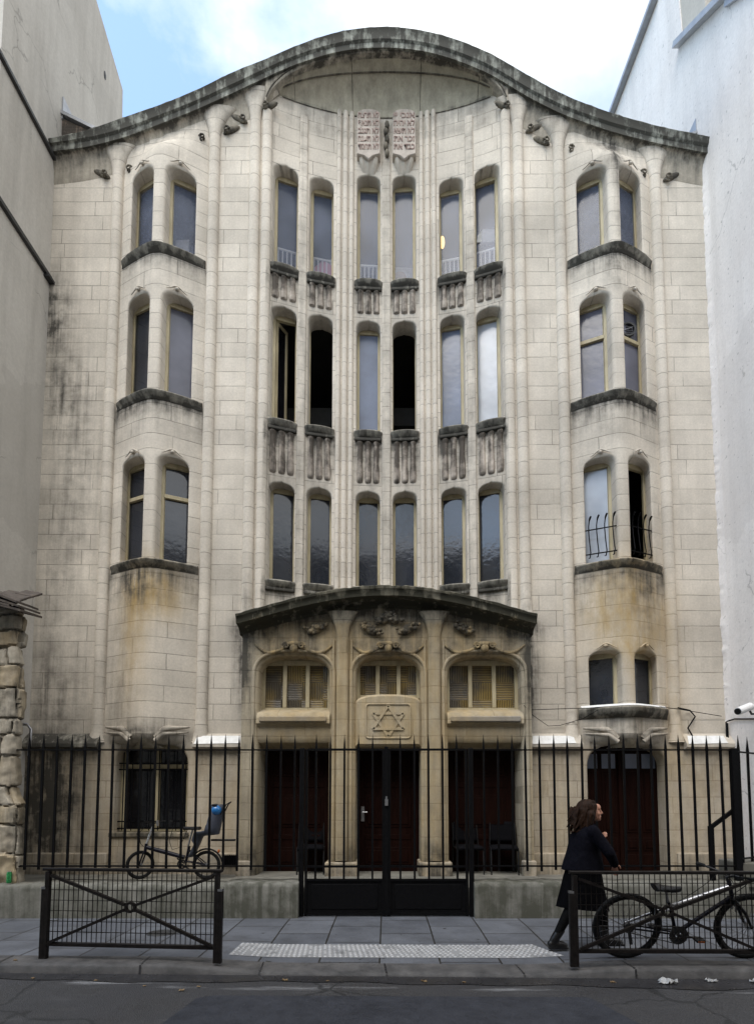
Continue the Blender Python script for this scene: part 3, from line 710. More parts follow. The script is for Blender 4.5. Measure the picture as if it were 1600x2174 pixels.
# entrance porch
YP = 9.40; py = lambda x: np.zeros_like(np.asarray(x,float))+YP
ctop = lambda x: 4.68+.45*math.cos(min(1,abs(x)/2.45)*PI/2)**1.05
bays = ((-2.14,-.96),(-.51,.57),(1.03,2.26))
xs = np.linspace(-2.42,2.42,25)
PO = wall('porch_wall', M['porch'], B, [(-2.42,.34),(2.42,.34)]+[(x, ctop(x)-.20) for x in xs[::-1]], [arch(a,b,.34,4.03,.34,12,2.7,0) for a,b in bays], py, .62, .07, .11)
for s in (-1,1):
    MB().box(min(s*2.42,s*2.36),max(s*2.42,s*2.36),YP+.01,F-.06,.34,4.55).build('porch_cheek', M['porch'], B)
    # jambs with a white painted foot
    MB().box(min(s*2.45,s*2.22),max(s*2.45,s*2.22),YP-.05,YP+.06,.345,.62).build('pillar_base', M['plain'], B, bevel=.02)
for a, b in bays:    # roll moulding round each bay
    o = arch(a,b,.36,4.03,.34,12,2.7,0)
    q = offs(o,.085)[1:-1]
    MB().tube([(x, YP-.005, z) for x, z in q], .032, 8).build('roll_moulding', M['porch'], B, 60)
for x0, x1 in ((-.90,-.57),(.63,.97)):
    R = []; c = (x0+x1)/2; w0 = (x1-x0)/2
    for z in list(np.linspace(.62,3.7,16))+list(np.linspace(3.8,4.76,14)):
        t = max(0,(z-4.25)/.51); w = w0*.62*(1+1.5*t**2.5); dd = .085+.07*t**2
        R.append([(c+w*(abs(math.sin(a))**.6)*(1 if math.sin(a) > 0 else -1), YP+.01-dd*abs(math.cos(a))**.5, z) for a in np.linspace(-PI/2,PI/2,14)])
    MB().loft(R, closed=False).build('pillar', M['porch'], B, 45)
    MB().box(x0-.10,x1+.10,YP-.10,YP+.5,.345,.60).build('pillar_base', M['plain'], B, bevel=.02)
    for e in (x0+.015,x1-.015): MB().tube([(e,YP-.012,z) for z in np.linspace(.6,4.3,20)], .024, 7).build('colonnette', M['porch'], B, 60)
P = []
for x in np.linspace(-2.47,2.47,70):
    t = ctop(x); b = t-.175; j = .005*math.sin(x*43)+.006*math.sin(x*17+2)+.004*math.sin(x*97); e = .9+.1*math.cos(x*1.2)
    f = 9.10-.06*math.cos(x*.64)
    P.append([(x, F-.01, b-.12), (x, YP-.01, b-.11), (x, YP-.03, b-.06), (x, YP-.10, b-.02), (x, f+.10, b-.0), (x, f+.04, b+.0), (x, f+.03, b+.07), (x, f+.0, b+.11), (x, f+j, t-.07), (x, f-.01+j, t-.03+j), (x, f+.05, t+j), (x, F+.45, t+.07)])
cm = MB().grid(P); cm.f += [tuple(range(12)), tuple(range(69*12,70*12))]
cm.build('canopy', M['canopy'], B, 30)
for (a, b), gmode in zip(bays, ('rib','rib','rib')):
    c = (a+b)/2; ctr = abs(c) < .3
    z0 = 3.36 if ctr else 3.14
    window(a+.0, b-.0, z0, 4.02, py, 'rib', d=.26, fw=.06, mull=[a+(b-a)/3, a+2*(b-a)/3], mat='frame')
    if not ctr:
        P = [[(x,YP+.42,3.16),(x,YP+.20,3.15),(x,YP+.0,3.06),(x,YP-.05,2.98),(x,YP-.05,2.88),(x,YP+.0,2.86),(x,YP+.03,2.83),(x,YP+.03,2.63),(x,YP+.07,2.57),(x,YP+.5,2.50)] for x in np.linspace(a-.02,b+.02,9)]
        mb = MB().grid(P); mb.build('lintel', M['porch'], B, 35)
        MB().box(a+.03,b-.03,YP-.085,YP+.02,2.90,3.0).build('sill', M['gsill'], B, bevel=.02)
    else:
        o = []
        for x,z in arch(a-.01,b+.01,2.50,3.38,.16,8,2.6,0): o.append((x,z))
        mb = MB(); mb.loft([[(x,YP+.44,z) for x,z in o],[(x,YP+.03,z) for x,z in o],[(x,YP-.02,z) for x,z in offs(o,-.04)]]); mb.build('lintel', M['porch'], B, 35)
        rp = MB()
        def rrect(h, w, r): return [(c+sx*(w-r)+r*math.cos(t), 2.92+sz*(h-r)+r*math.sin(t)) for sx,sz,t0 in ((1,1,0),(-1,1,PI/2),(-1,-1,PI),(1,-1,PI*1.5)) for t in np.linspace(t0,t0+PI/2,5)]
        for hh, ww, r, dd in ((.285,.37,.05,.012),): rp.tube([(x,YP-.022,z) for x,z in rrect(hh,ww,r)], .016, 7, True)
        rp.build('relief_frame', M['porch'], B, 60)
        st = MB(); cz = 2.92; rv, rh = .26, .285
        tri = lambda s: [(c+rh*math.sin(2*PI*k/3)*1.02, YP-.025-.003*s, cz+s*rv*math.cos(2*PI*k/3)) for k in range(3)]
        for s in (1,-1):
            T = tri(s)
            for k in range(3): st.bar(T[k], T[(k+1) % 3], .030, .044)
        st.build('star_relief', M['porch'], B)
pass
# carved sprays of the porch
def spray(x, z, s, side, y=YP-.05):
    mb = MB(); r_ = random.Random(int(x*100))
    for k in range(16):
        t = k/15; cx = x+side*s*(-.2+1.5*t)+r_.uniform(-.25,.25)*s; cz = z+s*(.3-.9*t*(1-.3*t))+r_.uniform(-.28,.28)*s
        q = s*r_.uniform(.14,.24); mb.sphere((cx, y-r_.uniform(0,.03), cz), (q,q*.8,q*.85), 9, 6)
    mb.sphere((x+side*s*.5, y+.02, z-.1*s), (s*.8,s*.25,s*.42), 12, 8, Matrix.Rotation(side*.6,3,'Y'))
    return mb.build('carved_spray', M['orn'], B, 60)
for x, s in ((-1.10,-1),(-.38,1),(.46,-1),(1.20,1)): spray(x, 4.50, .20, s)
spray(.0, 4.68, .18, 1); spray(.06, 4.68, .18, -1)
for a, b in bays:
    c = (a+b)/2; h = (b-a)/2
    mb = MB()
    for s in (-1,1):
        u = np.linspace(0,1,14)
        mb.tube([(c+s*(.10+(h-.02)*t*.98), YP-.012, 4.175-.10*math.sin(t*PI*.8)+.16*max(0,t-.6)**1.3*2.2) for t in u], [.034*(1-.72*abs(2*t-.7)**2*.5) for t in u], 7)
        a2 = np.linspace(0,3*PI,22); mb.tube([(c+s*.13+s*.055*(1-t/12)*math.cos(t), YP-.07, 4.19+.055*(1-t/12)*math.sin(t)) for t in a2], .019, 6)
    mb.sphere((c,YP-.04,4.22),(.15,.05,.05)); mb.sphere((c,YP-.05,4.15),(.07,.05,.08)); mb.build('carved_brow', M['porchd'], B, 60)
# doors, deep in the porch
for (a, b), x0, x1 in zip(bays, (-2.12,-.50,1.05), (-.96,.56,2.24)):
    d = panel_door(x0, x1, .36, 2.52, YP+.58, 1)
    if abs(a) < .6:
        h = MB().box(-.44,-.385,YP+.555,YP+.57,1.24,1.50); h.tube([(-.41,YP+.55,1.40),(-.41,YP+.50,1.40),(-.33,YP+.50,1.40)], .011, 7); h.build('handle', M['metal'], d)
MB().box(-2.45,2.45,YP-.2,YP+.6,.30,.375).build('threshold', M['yard'], B, bevel=.015)
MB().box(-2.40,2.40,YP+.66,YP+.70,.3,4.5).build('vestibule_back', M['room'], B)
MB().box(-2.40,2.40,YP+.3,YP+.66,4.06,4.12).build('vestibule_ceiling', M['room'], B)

# tables of the law, in relief under the vault
WORDS = {1: ['אנכי יי','לא יהיה','לא תשא','זכר את','כבד את'], -1: ['לא תרצח','לא תנאף','לא תגנב','לא תענה','לא תחמד']}
for s in (-1,1):
    x0, x1 = (-.57,-.12) if s < 0 else (.12,.57)
    c = (x0+x1)/2; w = .225; y = float(bay(.35))
    o = [(c-w,14.05)]+[(c-w+2*w*t, 14.05-.045*math.sin(min(t,1-t)*PI)-.07*max(0,1-abs(t-.5)*5)) for t in np.linspace(.06,.94,15)]+[(c+w,14.05),(c+w,14.9)]
    o += [(c+w*math.cos(t), 14.9+.10*math.sin(t)) for t in np.linspace(.2,PI-.2,9)]+[(c-w,14.9)]
    tb = MB().loft([[(x,y+.05,z) for x,z in o],[(x,y-.13,z) for x,z in o],[(x,y-.15,z) for x,z in offs(o,-.012)]]).build('inscribed_tablet', M['tablet'], B, 30)
    cb = MB(); R = []
    for z, w_, d_ in ((14.04,.20,.125),(13.97,.185,.115),(13.90,.16,.075),(13.84,.13,.03),(13.80,.12,.0)):
        R.append([(c+w_*u, y-d_*(1-.28*abs(math.sin(u*PI*1.5))) + (.0 if abs(u) < .999 else d_), z) for u in np.linspace(-1,1,19)])
    cb.loft(R, closed=False); cb.build('tablet_bracket', M['plain'], B, 40)
    txt = MB(); W = []
    for r, line in enumerate(WORDS[s]):
        cu = bpy.data.curves.new('letters', 'FONT'); cu.body = line[::-1]; cu.size = .17; cu.align_x = 'CENTER'; cu.extrude = .004; cu.offset = .0035; cu.resolution_u = 2
        ob = bpy.data.objects.new('letters', cu); COL.objects.link(ob); bpy.context.view_layer.update()
        me = bpy.data.meshes.new_from_object(ob.evaluated_get(bpy.context.evaluated_depsgraph_get()))
        V = np.array([v.co for v in me.vertices])
        if len(V):
            k = min(.40/max(1e-6, V[:,0].max()-V[:,0].min()), 1.25); zz = 14.80-.165*r
            txt.add([((p[0]-(V[:,0].max()+V[:,0].min())/2)*k+c, y-.155-p[2], zz+p[1]*1.0) for p in V], [tuple(q.vertices) for q in me.polygons])
        bpy.data.objects.remove(ob)
    if txt.v: txt.build('inscription', M['ink'], tb, 0)
mb = MB()
for k in range(5): mb.sphere((.012*(-1)**k, float(bay(0))-.06, 14.78-.15*k), (.045,.05,.08), 9, 7)
mb.build('carved_garland', M['orn'], B, 60)

# rooms behind the glass
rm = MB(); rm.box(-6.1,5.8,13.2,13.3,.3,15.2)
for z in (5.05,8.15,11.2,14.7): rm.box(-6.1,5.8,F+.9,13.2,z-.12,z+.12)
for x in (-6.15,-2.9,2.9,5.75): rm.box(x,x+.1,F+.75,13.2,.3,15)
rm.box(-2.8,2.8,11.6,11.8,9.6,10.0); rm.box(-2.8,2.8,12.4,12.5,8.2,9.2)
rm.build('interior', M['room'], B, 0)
vg = MB().box(-2.74,-2.50,F-.146,F-.138,.50,.68)
for q in range(8): vg.box(-2.73+.03*q,-2.715+.03*q,F-.156,F-.147,.49,.69)
vg.build('vent_grille', M['iron'], B)

# ------------------------------------------------------------------ neighbours
def slab(mb, pts, x0, x1):      # a polygon in (y,z) given thickness in x
    return mb.loft([[(x0,y,z) for y,z in pts],[(x1,y,z) for y,z in pts]])
H1 = thing('plaster_building', 'tall grey plaster building with a blind stained side wall, left of the stone facade', 'building', (-6.2,9,0))
slab(MB(), [(8.3,0),(12.2,0),(12.25,17.2),(12.2,18.3),(10.95,18.7),(10.4,21),(8.3,21)], -6.2, -12).build('wall', M['pl_grey'], H1, 0)
for z, y1, t in ((13.52,9.75,.035),(11.17,9.78,.04)):
    MB().box(-6.21,-6.14,8.2,y1,z-t,z+t).build('flashing', M['steel'], H1, bevel=.008)
MB().box(-6.26,-6.10,9.62,9.80,11.08,11.13).build('flashing_end', M['steel'], H1)
MB().tube([(-6.21,9.0,16.7),(-6.17,9.0,16.72)], .05, 10).build('wall_vent', M['steel'], H1)
MB().sphere((-6.2,11.4,17.55),(.02,.05,.10),8,6).build('weep_hole', M['steel'], H1)
pr = MB(); pr.loft([[(x,y,z) for x,z in ((-6.19,13.7),(-5.05,13.98),(-5.15,14.12),(-6.19,14.62))] for y in (9.95,10.25)]).build('parapet', M['brickw'], H1, 0)
cp = MB(); cp.bar((-6.22,10.08,14.72),(-5.0,10.08,14.08),.36,.06); cp.bar((-6.21,10.08,14.6),(-6.21,10.08,15.05),.07,.30); cp.build('parapet_capping', M['zinc'], H1)
MB().tube([(-6.18,8.8,4.03),(-6.0,8.75,4.0)], .035, 8).build('wall_lamp', M['white'], H1)
MB().tube([(-6.2,8.9,2.82),(-5.66,8.9,2.80),(-5.60,8.9,2.72),(-5.62,8.9,2.3)], .025, 8).build('vent_pipe', M['metal'], H1, 60)

H2 = thing('rendered_building', 'tall white rough rendered building with zinc roof edges, right of the stone facade', 'building', (5.92,9,0))
slab(MB(), [(8.0,0),(14,0),(14,19.5),(11.1,19.05),(10.45,19.0),(10.3,16.75),(9.1,15.8),(8.0,14.7)], 5.92, 12).build('wall', M['pl_white'], H2, 0)
MB().bar((5.86,10.42,16.86),(5.86,8.0,14.80),.16,.10).build('roof_edge', M['zinc'], H2)
MB().bar((5.86,11.1,19.09),(5.86,14.1,19.54),.16,.10).build('roof_edge', M['zinc'], H2)
slab(MB(), [(10.5,16.6),(9.55,16.0),(9.55,22),(10.5,22)], 5.94, 8).build('chimney', M['pl_beige'], H2, 0)
dm = MB(); dm.box(6.1,8.2,8.35,9.2,14.6,16.6).build('dormer', M['pl_beige'], H2)
MB().box(6.0,8.3,8.15,9.4,16.6,16.75).build('dormer_roof', M['steel'], H2)
dw = MB(); dw.box(6.45,6.53,8.28,8.34,15.1,16.5); dw.box(7.0,7.08,8.28,8.34,15.1,16.5); dw.box(6.53,7.0,8.28,8.34,16.4,16.5); dw.build('dormer_window', M['white'], H2)
MB().box(6.53,7.0,8.31,8.33,15.1,16.4).build('pane', G['top'], H2)
slab(MB(), [(8.9,15.35),(7.6,14.0),(7.55,14.1),(8.85,15.5)], 5.85, 8).build('zinc_apron', M['zinc'], H2)
# upstand of the party wall beside the eaves
cp = MB(); cp.bar((5.95,10.1,14.35),(5.2,10.1,13.96),.34,.05); cp.bar((5.93,10.1,14.2),(5.93,10.1,14.62),.05,.3); cp.build('parapet_capping', M['zinc'], H2)
pr = MB(); pr.loft([[(x,y,z) for x,z in ((5.94,13.75),(5.3,13.88),(5.3,14.0),(5.94,14.33))] for y in (9.98,10.2)]).build('parapet', M['brickw'], H2, 0)
# crumbled edge of the render where it meets the stone
from mathutils import noise as mnoise
P = []
for z in np.linspace(2.6,13.6,420):
    n = mnoise.noise(Vector((0,0,z*3.1)))*.05+mnoise.noise(Vector((3,0,z*11)))*.035
    n *= .45; P.append([(5.925,9.60,z),(5.915,9.68,z),(5.905+n*.3,9.735+n*.3,z),(5.89+n*.7,9.77+n*.3,z),(5.885+n,9.805,z)])
MB().grid(P).build('render_edge', M['pl_white'], H2, 60)

# old rubble pier, street side
PR = thing('stone_pier', 'crumbling rubble stone pier under a scrap of old tiles, at the left edge', 'pier', (-5.6,7.9,0))
mb = MB(); P = []
cz = [0]; rr = random.Random(11)
while cz[-1] < 4.4: cz.append(cz[-1]+rr.choice((.22,.28,.34,.42)))
edges = {}
for i in range(len(cz)):
    e = [-.1-rr.random()*.3]
    while e[-1] < 2.4: e.append(e[-1]+rr.choice((.24,.32,.45,.6)))
    edges[i] = e
TONE = []
for z in np.arange(0,4.40,.022):
    row = []
    xr = -5.25+.11*float(sstep(1.75,1.45,z))+.06*float(sstep(.6,.1,z))-.04*float(sstep(3.4,4.3,z))
    for q in np.arange(0,1.64,.022):       # along the front, then round the corner
        zz = min(4.39, max(0, z+.10*mnoise.noise(Vector((q*1.1,z*.6,5)))+.02*mnoise.noise(Vector((q*9,z*9,2)))))
        i = max(k for k in range(len(cz)) if cz[k] <= zz); h0, h1 = cz[i], cz[i+1] if i+1 < len(cz) else 4.6
        qq = q+.05*mnoise.noise(Vector((q*2,z*3,9)))
        e = edges[i]; j = max([k for k in range(len(e)) if e[k] <= qq] or [0]); w0, w1 = e[j], e[j+1] if j+1 < len(e) else qq+1
        m = max(0,min(zz-h0, h1-zz, qq-w0, w1-qq)); rj = random.Random(i*31+j); off = rj.uniform(-.02,.03)
        n = mnoise.fractal(Vector((q*9,z*9,i*.37+j)), .9, 2.1, 5)*.010
        tq, tz = rj.uniform(-.16,.16), rj.uniform(-.14,.14); chip = rj.uniform(.02,.06)*max(0, mnoise.noise(Vector((q*6+j,z*6,i))))
        out = off+tq*(qq-(w0+w1)/2)+tz*(zz-(h0+h1)/2)+n-chip-(.045 if m < .011 else .012*max(0,1-(m-.011)/.02))
        TONE.append((rj.random(), m))
        cr = 1.45
        if q < cr-.06: row.append((xr-cr+q, 7.98-out, z))
        elif q > cr+.06: row.append((xr+out, 7.98+(q-cr), z))
        else:
            a = (q-cr+.06)/.12*PI/2; row.append((xr-.06+.06*math.sin(a)+out*math.sin(a), 8.04-.06*math.cos(a)-out*math.cos(a), z))
    P.append(row)
mb.grid(P); mb.add([(-6.6,8.0,4.38),(-5.32,8.0,4.38),(-5.32,8.18,4.38),(-6.6,8.18,4.38)],[(0,1,2,3)])
o = mb.build('masonry', M['pier'], PR, 24)
for nm, fn in (('ochre', lambda t, m: max(0,t-.45)*1.1), ('grime_shade', lambda t, m: .25+.55*abs((t*7.3) % 1-.4)+.5*max(0,1-m/.02))):
    v_ = np.zeros(len(o.data.vertices), np.float32); v_[:len(TONE)] = [fn(*q) for q in TONE]; o.data.attributes[nm].data.foreach_set('value', v_)
tl = MB()
for r in range(4):
    for k in range(6):
        x = -6.85+.27*k+random.uniform(-.02,.02); 
        tl.loft([[(x,7.70+.17*r,4.34+.10*r+e),(x+.25,7.70+.17*r,4.32+.10*r+e-.02*k*.3),(x+.25,7.95+.17*r,4.46+.10*r+e-.02*k*.3),(x,7.95+.17*r,4.48+.10*r+e)] for e in (0,.03)])
tl.build('tiles', M['tile'], PR, 0)
tl = MB()
for r in range(3): tl.loft([[(-5.85+.12*r,7.7,4.62-.13*r+e),(-5.13+.03*r,7.7,4.34-.06*r+e),(-5.13+.03*r,8.2,4.40-.06*r+e),(-5.85+.12*r,8.2,4.68-.13*r+e)] for e in (0,.03)])
tl.build('roof_slab', M['tile'], PR, 0)

# houses across the street: they shade the road and show in the panes
OB = thing('opposite_building', 'row of plain plaster houses across the street, behind the viewpoint', 'building', (0,-2.2,0))
ob = MB()
wall('wall', M['pl_beige'], OB, [(-24,0),(24,0),(24,11.7),(-24,11.7)], [[(x-.55,z),(x+.55,z),(x+.55,z+1.9),(x-.55,z+1.9)] for x in np.arange(-22,23,2.75) for z in (1.2,4.2,7.1,9.5)], lambda x: np.zeros_like(np.asarray(x,float))-2.2, -.25, .01, .8)
MB().box(-24,24,-9,-2.6,0,11.7).build('core', M['room'], OB)
MB().loft([[(x,-2.0,11.72),(x,-5.5,13.6),(x,-9,11.72)] for x in (-24,24)]).build('roof', M['zinc'], OB)

# ------------------------------------------------------------------ ground
kY = lambda x: 5.60-.028*np.clip(x,-6,6)
def dip(x): return 1-sstep(1.15,2.3,abs(np.asarray(x,float)-.12))
def gz(x, y):
    return -.062*dip(x)*np.clip((7.3-y)/(7.3-kY(x)),0,1)
xs = np.unique(np.concatenate([np.linspace(-60,-6,20), np.linspace(-6,6,121), np.linspace(6,60,20)]))
P = [[(x, kY(x)+.30+(8.3-kY(x)-.30)*t, float(gz(x, kY(x)+.30+(8.3-kY(x)-.30)*t))) for t in np.linspace(0,1,14)] for x in xs]
tag(MB().grid(P).build('pavement', M['slab']), kind='structure')
P = []
for x in xs:
    y = float(kY(x)); z = float(gz(x,y)); z2 = float(gz(x,y+.30)); w = .006*math.sin(x*5)+.004*math.sin(x*17)
    P.append([(x,y+.31,z2-.05),(x,y+.297,z2+.003),(x,y+.05,z+.004+w*.4),(x,y+.02,z-.004+w*.4),(x,y+.003,z-.025),(x,y-.012,-.12)])
tag(MB().grid(P).build('kerb', M['kerb'], smooth=50), kind='structure')
km = MB()
for x in (-5.2,-3.85,-2.42,-1.25,-.02,1.3,2.35,3.65,4.9):
    y = float(kY(x)); z = float(gz(x,y)); k = .004
    km.add([(x-.006,y+.29,gz(x,y+.29)+.006),(x+.006,y+.29,gz(x,y+.29)+.006),(x+.03,y+.02,z+.006),(x+.012,y+.02,z+.006)],[(0,1,2,3)]); km.add([(x+.012,y+.0,z-.0),(x+.03,y+.0,z-.0),(x+.03,y-.016,-.09),(x+.012,y-.016,-.09)],[(0,1,2,3)])
tag(km.build('kerb_mortar', M['gutter']), kind='structure')
tag(MB().grid([[(x,y,-.09) for y in (-300,-60,-10,2,4,5,5.9,60,300)] for x in (-300,-60,-20,-6,0,6,20,60,300)]).build('road', M['asphalt']), kind='structure')
tag(MB().add([(-2.05,2.0,-.086),(2.65,2.0,-.086),(1.75,4.98,-.086),(1.7,5.02,-.086),(-1.5,5.06,-.086),(-1.62,5.0,-.086)],[(0,1,2,3,4,5)]).build('road_patch', M['patch']), kind='structure')
tag(MB().grid([[(x,float(kY(x))-.013-(.20+.03*math.sin(x*2.1)+.02*math.sin(x*7)+.12*math.exp(-((x-2.6)/.8)**2))*t,-.084-.0*t) for t in (0,.5,1)] for x in np.linspace(-6,6,90)]).build('gutter', M['gutter']), kind='structure')
tag(MB().box(-6.2,5.92,8.2,10.6,-.1,.36).build('forecourt', M['yard']), kind='structure')
# white tactile strip with studs
tm, nt, b = nmat('white studded paving'); N = NT(nt); p = N.pos()
c = N.mix(attr(N,'stud'), (.27,.27,.275), (.47,.47,.475)); c = N.mix(N.ramp(N.noise(p,6,6,.7),.50,.70,0,.8), c, (.10,.10,.105)); N.l(c, b.inputs['Base Color']); b.inputs['Roughness'].default_value = .7
M['tact'] = tm
def tx(u, v):
    x0, x1 = -1.66+.02*v, 1.86-.22*v
    x = x0+(x1-x0)*u; y = 6.08-.012*x+.47*v
    return x, y, float(gz(x,y))
P = [[(lambda q: (q[0],q[1],q[2]+.004))(tx(u,v)) for v in np.linspace(0,1,8)] for u in np.linspace(0,1,60)]
st = MB().grid(P)
for i in range(64):
    for j in range(8):
        x,y,z = tx((i+.5)/64,(j+.5)/8)
        if random.random() < .93: st.loft([[(x+r*math.cos(a),y+r*math.sin(a),z+h) for a in np.linspace(0,2*PI,8,endpoint=False)] for r,h in ((.017,.003),(.012,.011))])
o = tag(st.build('tactile_paving', M['tact']), kind='structure')
a_ = o.data.attributes.new('stud','FLOAT','POINT'); a_.data.foreach_set('value', (np.arange(len(o.data.vertices)) >= 480).astype(np.float32))
mh = thing('manhole_cover', 'small round iron cover set in the pavement behind the left barrier', 'manhole cover', (-2.72,7.0,0))
c_ = MB().loft([[(-2.72+r*math.cos(a),7.0+r*math.sin(a),h) for a in np.linspace(0,2*PI,26,endpoint=False)] for r,h in ((.17,.002),(.165,.008),(.15,.008),(.145,.005),(.02,.005))]); c_.build('lid', M['steel'], mh)

# low walls that carry the fence
def lowwall(x0, x1, label, h=.47):
    P = []
    xs = np.linspace(x0, x1, max(6,int((x1-x0)/.12)))
    for x in xs:
        j = .006*math.sin(x*9)+.006*math.sin(x*23)
        P.append([(x,7.86,-.08),(x,7.86+j*.5,h-.06),(x,7.87+j*.6,h-.025),(x,7.90+j,h+j*.6),(x,8.20,h+.012+j),(x,8.24,h-.02),(x,8.24,-.08)])
    mb = MB().grid(P); k = 7; mb.f += [tuple(range(k)), tuple(range((len(xs)-1)*k, len(xs)*k))]
    return tag(mb.build('low_wall', M['conc'], None, 40), label, 'wall', 'low concrete walls under the iron fence')
lowwall(-5.35,-2.22,'long low mossy concrete wall behind the left barrier, left of the gate',.45)
lowwall(-2.215,-1.205,'short low concrete block with pale top, just left of the gate',.475)
lowwall(1.205,4.95,'low mossy concrete wall right of the gate, behind the walking person',.475)

# iron fence and gate
YF = 8.05
def picket(z0, z1, r=.0138, tip=.24):
    k = MB(); k.bar((0,0,z0),(0,0,z1-tip),2*r)
    k.loft([[(a*r*q,b*r*q,z) for a,b in ((-1,-1),(1,-1),(1,1),(-1,1))] for z,q in ((z1-tip,1),(z1-tip+.02,1.15),(z1-tip*.5,.72),(z1,.10))]); return k
def fence(name, label, x0, x1, xs, zt=2.54, grp='iron fence runs'):
    f = thing(name, label, 'fence', ((x0+x1)/2, YF, .46), grp)
    MB().bar((x0,YF,2.32),(x1,YF,2.32),.045,.018).build('top_rail', M['iron'], f)
    MB().bar((x0,YF,.685),(x1,YF,.685),.045,.02).build('bottom_rail', M['iron'], f)
    first = None
    for x in xs:
        if first is None:
            k = picket(.62, zt); k.v = [(a+x, b+YF, c) for a,b,c in k.v]; first = k.build('bar', M['iron'], f); fx = x; continue
        c = first.copy(); COL.objects.link(c); c.location = (x-fx, 0, random.uniform(-.012,.012)); c.rotation_euler = (0, random.uniform(-.004,.004), 0)
    return f
SP = .1985
L = [-1.30-SP*k for k in range(20)]
fl = fence('iron_fence', 'black spiked iron fence from the rubble pier to the gate', -5.25, -1.22, L)
R_ = [1.38+SP*k for k in range(18)]
fr = fence('iron_fence', 'black spiked iron fence right of the gate up to the thick corner post', 1.22, 4.95, R_)
MB().bar((4.93,YF,.3),(4.93,YF,2.34),.085).build('corner_post', M['iron'], fr)
mb = MB(); mb.bar((4.60,YF+.06,.36),(4.60,YF+.06,1.24),.06); mb.bar((4.60,YF+.06,1.22),(4.93,YF+.06,1.46),.05); mb.build('brace', M['iron'], fr)
rf = thing('side_fence', 'short return of spiked iron fence between the corner post and the white wall', 'fence', (5.3,8.4,.36))
def rp_(t): return (4.97+.9*t, 8.08+.62*t)
for z in (2.30,.78): MB().bar((*rp_(0),z),(*rp_(1),z),.035,.02).build('rail', M['iron'], rf)
for t in (.10,.36,.62,.88):
    k = picket(.72, 2.54); q = rp_(t); k.v = [(a+q[0], b+q[1], c) for a,b,c in k.v]; k.build('bar', M['iron'], rf)
mb = MB(); mb.box(5.05,5.95,8.15,8.75,.36,.72); mb.build('plinth', M['conc'], rf, bevel=.02)
GT = thing('entrance_gate', 'black double iron gate with solid lower panels at the centre of the fence', 'gate', (0,8.0,0))
for s in (-1,1):
    MB().bar((s*1.185,8.0,-.02),(s*1.185,8.0,2.34),.065).build('gate_post', M['iron'], GT, bevel=.008)
    lf = MB(); a, b_ = (.035, 1.135)
    lf.bar((s*.035,8.0,.01),(s*.035,8.0,2.33),.05); lf.bar((s*1.12,8.0,.01),(s*1.12,8.0,2.33),.035)
    for z in (.035,.50,.685,2.32): lf.bar((s*.06,8.0,z),(s*1.10,8.0,z),.03,.03)
    leaf = lf.build('gate_leaf', M['iron'], GT)
    MB().box(min(s*.055,s*1.105),max(s*.055,s*1.105),8.003,8.012,.05,.485).build('solid_panel', M['iron'], leaf)
    pm = MB(); pm.box(min(s*.12,s*1.04),max(s*.12,s*1.04),7.994,8.002,.10,.44); pm.build('panel_moulding', M['iron'], leaf, bevel=.006)
    for k in range(5):
        x = s*(.195+SP*k); q = picket(.50, 2.54); q.v = [(u+x, v+8.0, w) for u,v,w in q.v]; q.build('bar', M['iron'], leaf)
MB().bar((0,7.985,.02),(0,7.985,2.36),.05).build('meeting_stile', M['iron'], GT)
lk = MB().box(-.022,.022,7.93,7.958,1.53,1.62); lk.tube([(0,7.94,1.62),(0,7.94,1.66)],.012,8); lk.build('lock', M['metal'], GT)

# ------------------------------------------------------------------ barriers
def barrier():
    W, H = 1.80, .90
    r = thing('guard_rail', '', 'barrier', (0,0,0), 'street barriers along the kerb')
    for s in (-1,1):
        p = MB().bar((s*(W/2-.01),0,0),(s*(W/2-.01),0,H-.02),.048,.048).build('post', M['rail'], r, bevel=.006)
        MB().bar((s*(W/2+.025),0,0),(s*(W/2+.025),0,.70),.045,.05).build('socket', M['rail'], p, bevel=.005)
        MB().box(s*(W/2+.025)-.022,s*(W/2+.025)+.022,-.026,.026,.701,.722).build('socket_cap', M['metal'], p)
        q = MB(); q.bar((s*(W/2-.05),-.012,.165),(s*.06,-.012,.505),.036,.028); q.bar((s*(W/2-.05),-.012,H-.06),(s*.06,-.012,.555),.036,.028); q.build('cross_brace', M['rail'], r)
    MB().bar((-W/2-.04,0,H),(W/2+.04,0,H),.06,.03).build('top_rail', M['rail'], r, bevel=.006)
    MB().bar((-W/2+.02,0,.15),(W/2-.02,0,.15),.04,.04).build('bottom_rail', M['rail'], r, bevel=.006)
    MB().disc((0,0,.53),.032,.056,-.028,.004).build('centre_ring', M['rail'], r)
    m = MB()
    for k in range(1,34): m.bar((-W/2+.02+(W-.04)*k/34,.012,.165),(-W/2+.02+(W-.04)*k/34,.012,H-.02),.0065)
    for k in range(1,7): m.bar((-W/2+.02,.018,.165+.105*k),(W/2-.02,.018,.165+.105*k),.0065)
    m.build('wire_mesh', M['rail'], r, 0)
    return r
ba = barrier(); ba['label'] = 'dark steel barrier with cross braces and wire mesh, alone on the left kerb'
bb = copy_tree(ba); bb['label'] = 'dark steel barrier with cross braces and wire mesh, in front of the mountain bicycle'
ba.location = (-2.57,5.81,0); ba.rotation_euler = (0,0,-.085)
bb.location = (2.72,5.60,0); bb.rotation_euler = (0,0,-.01)

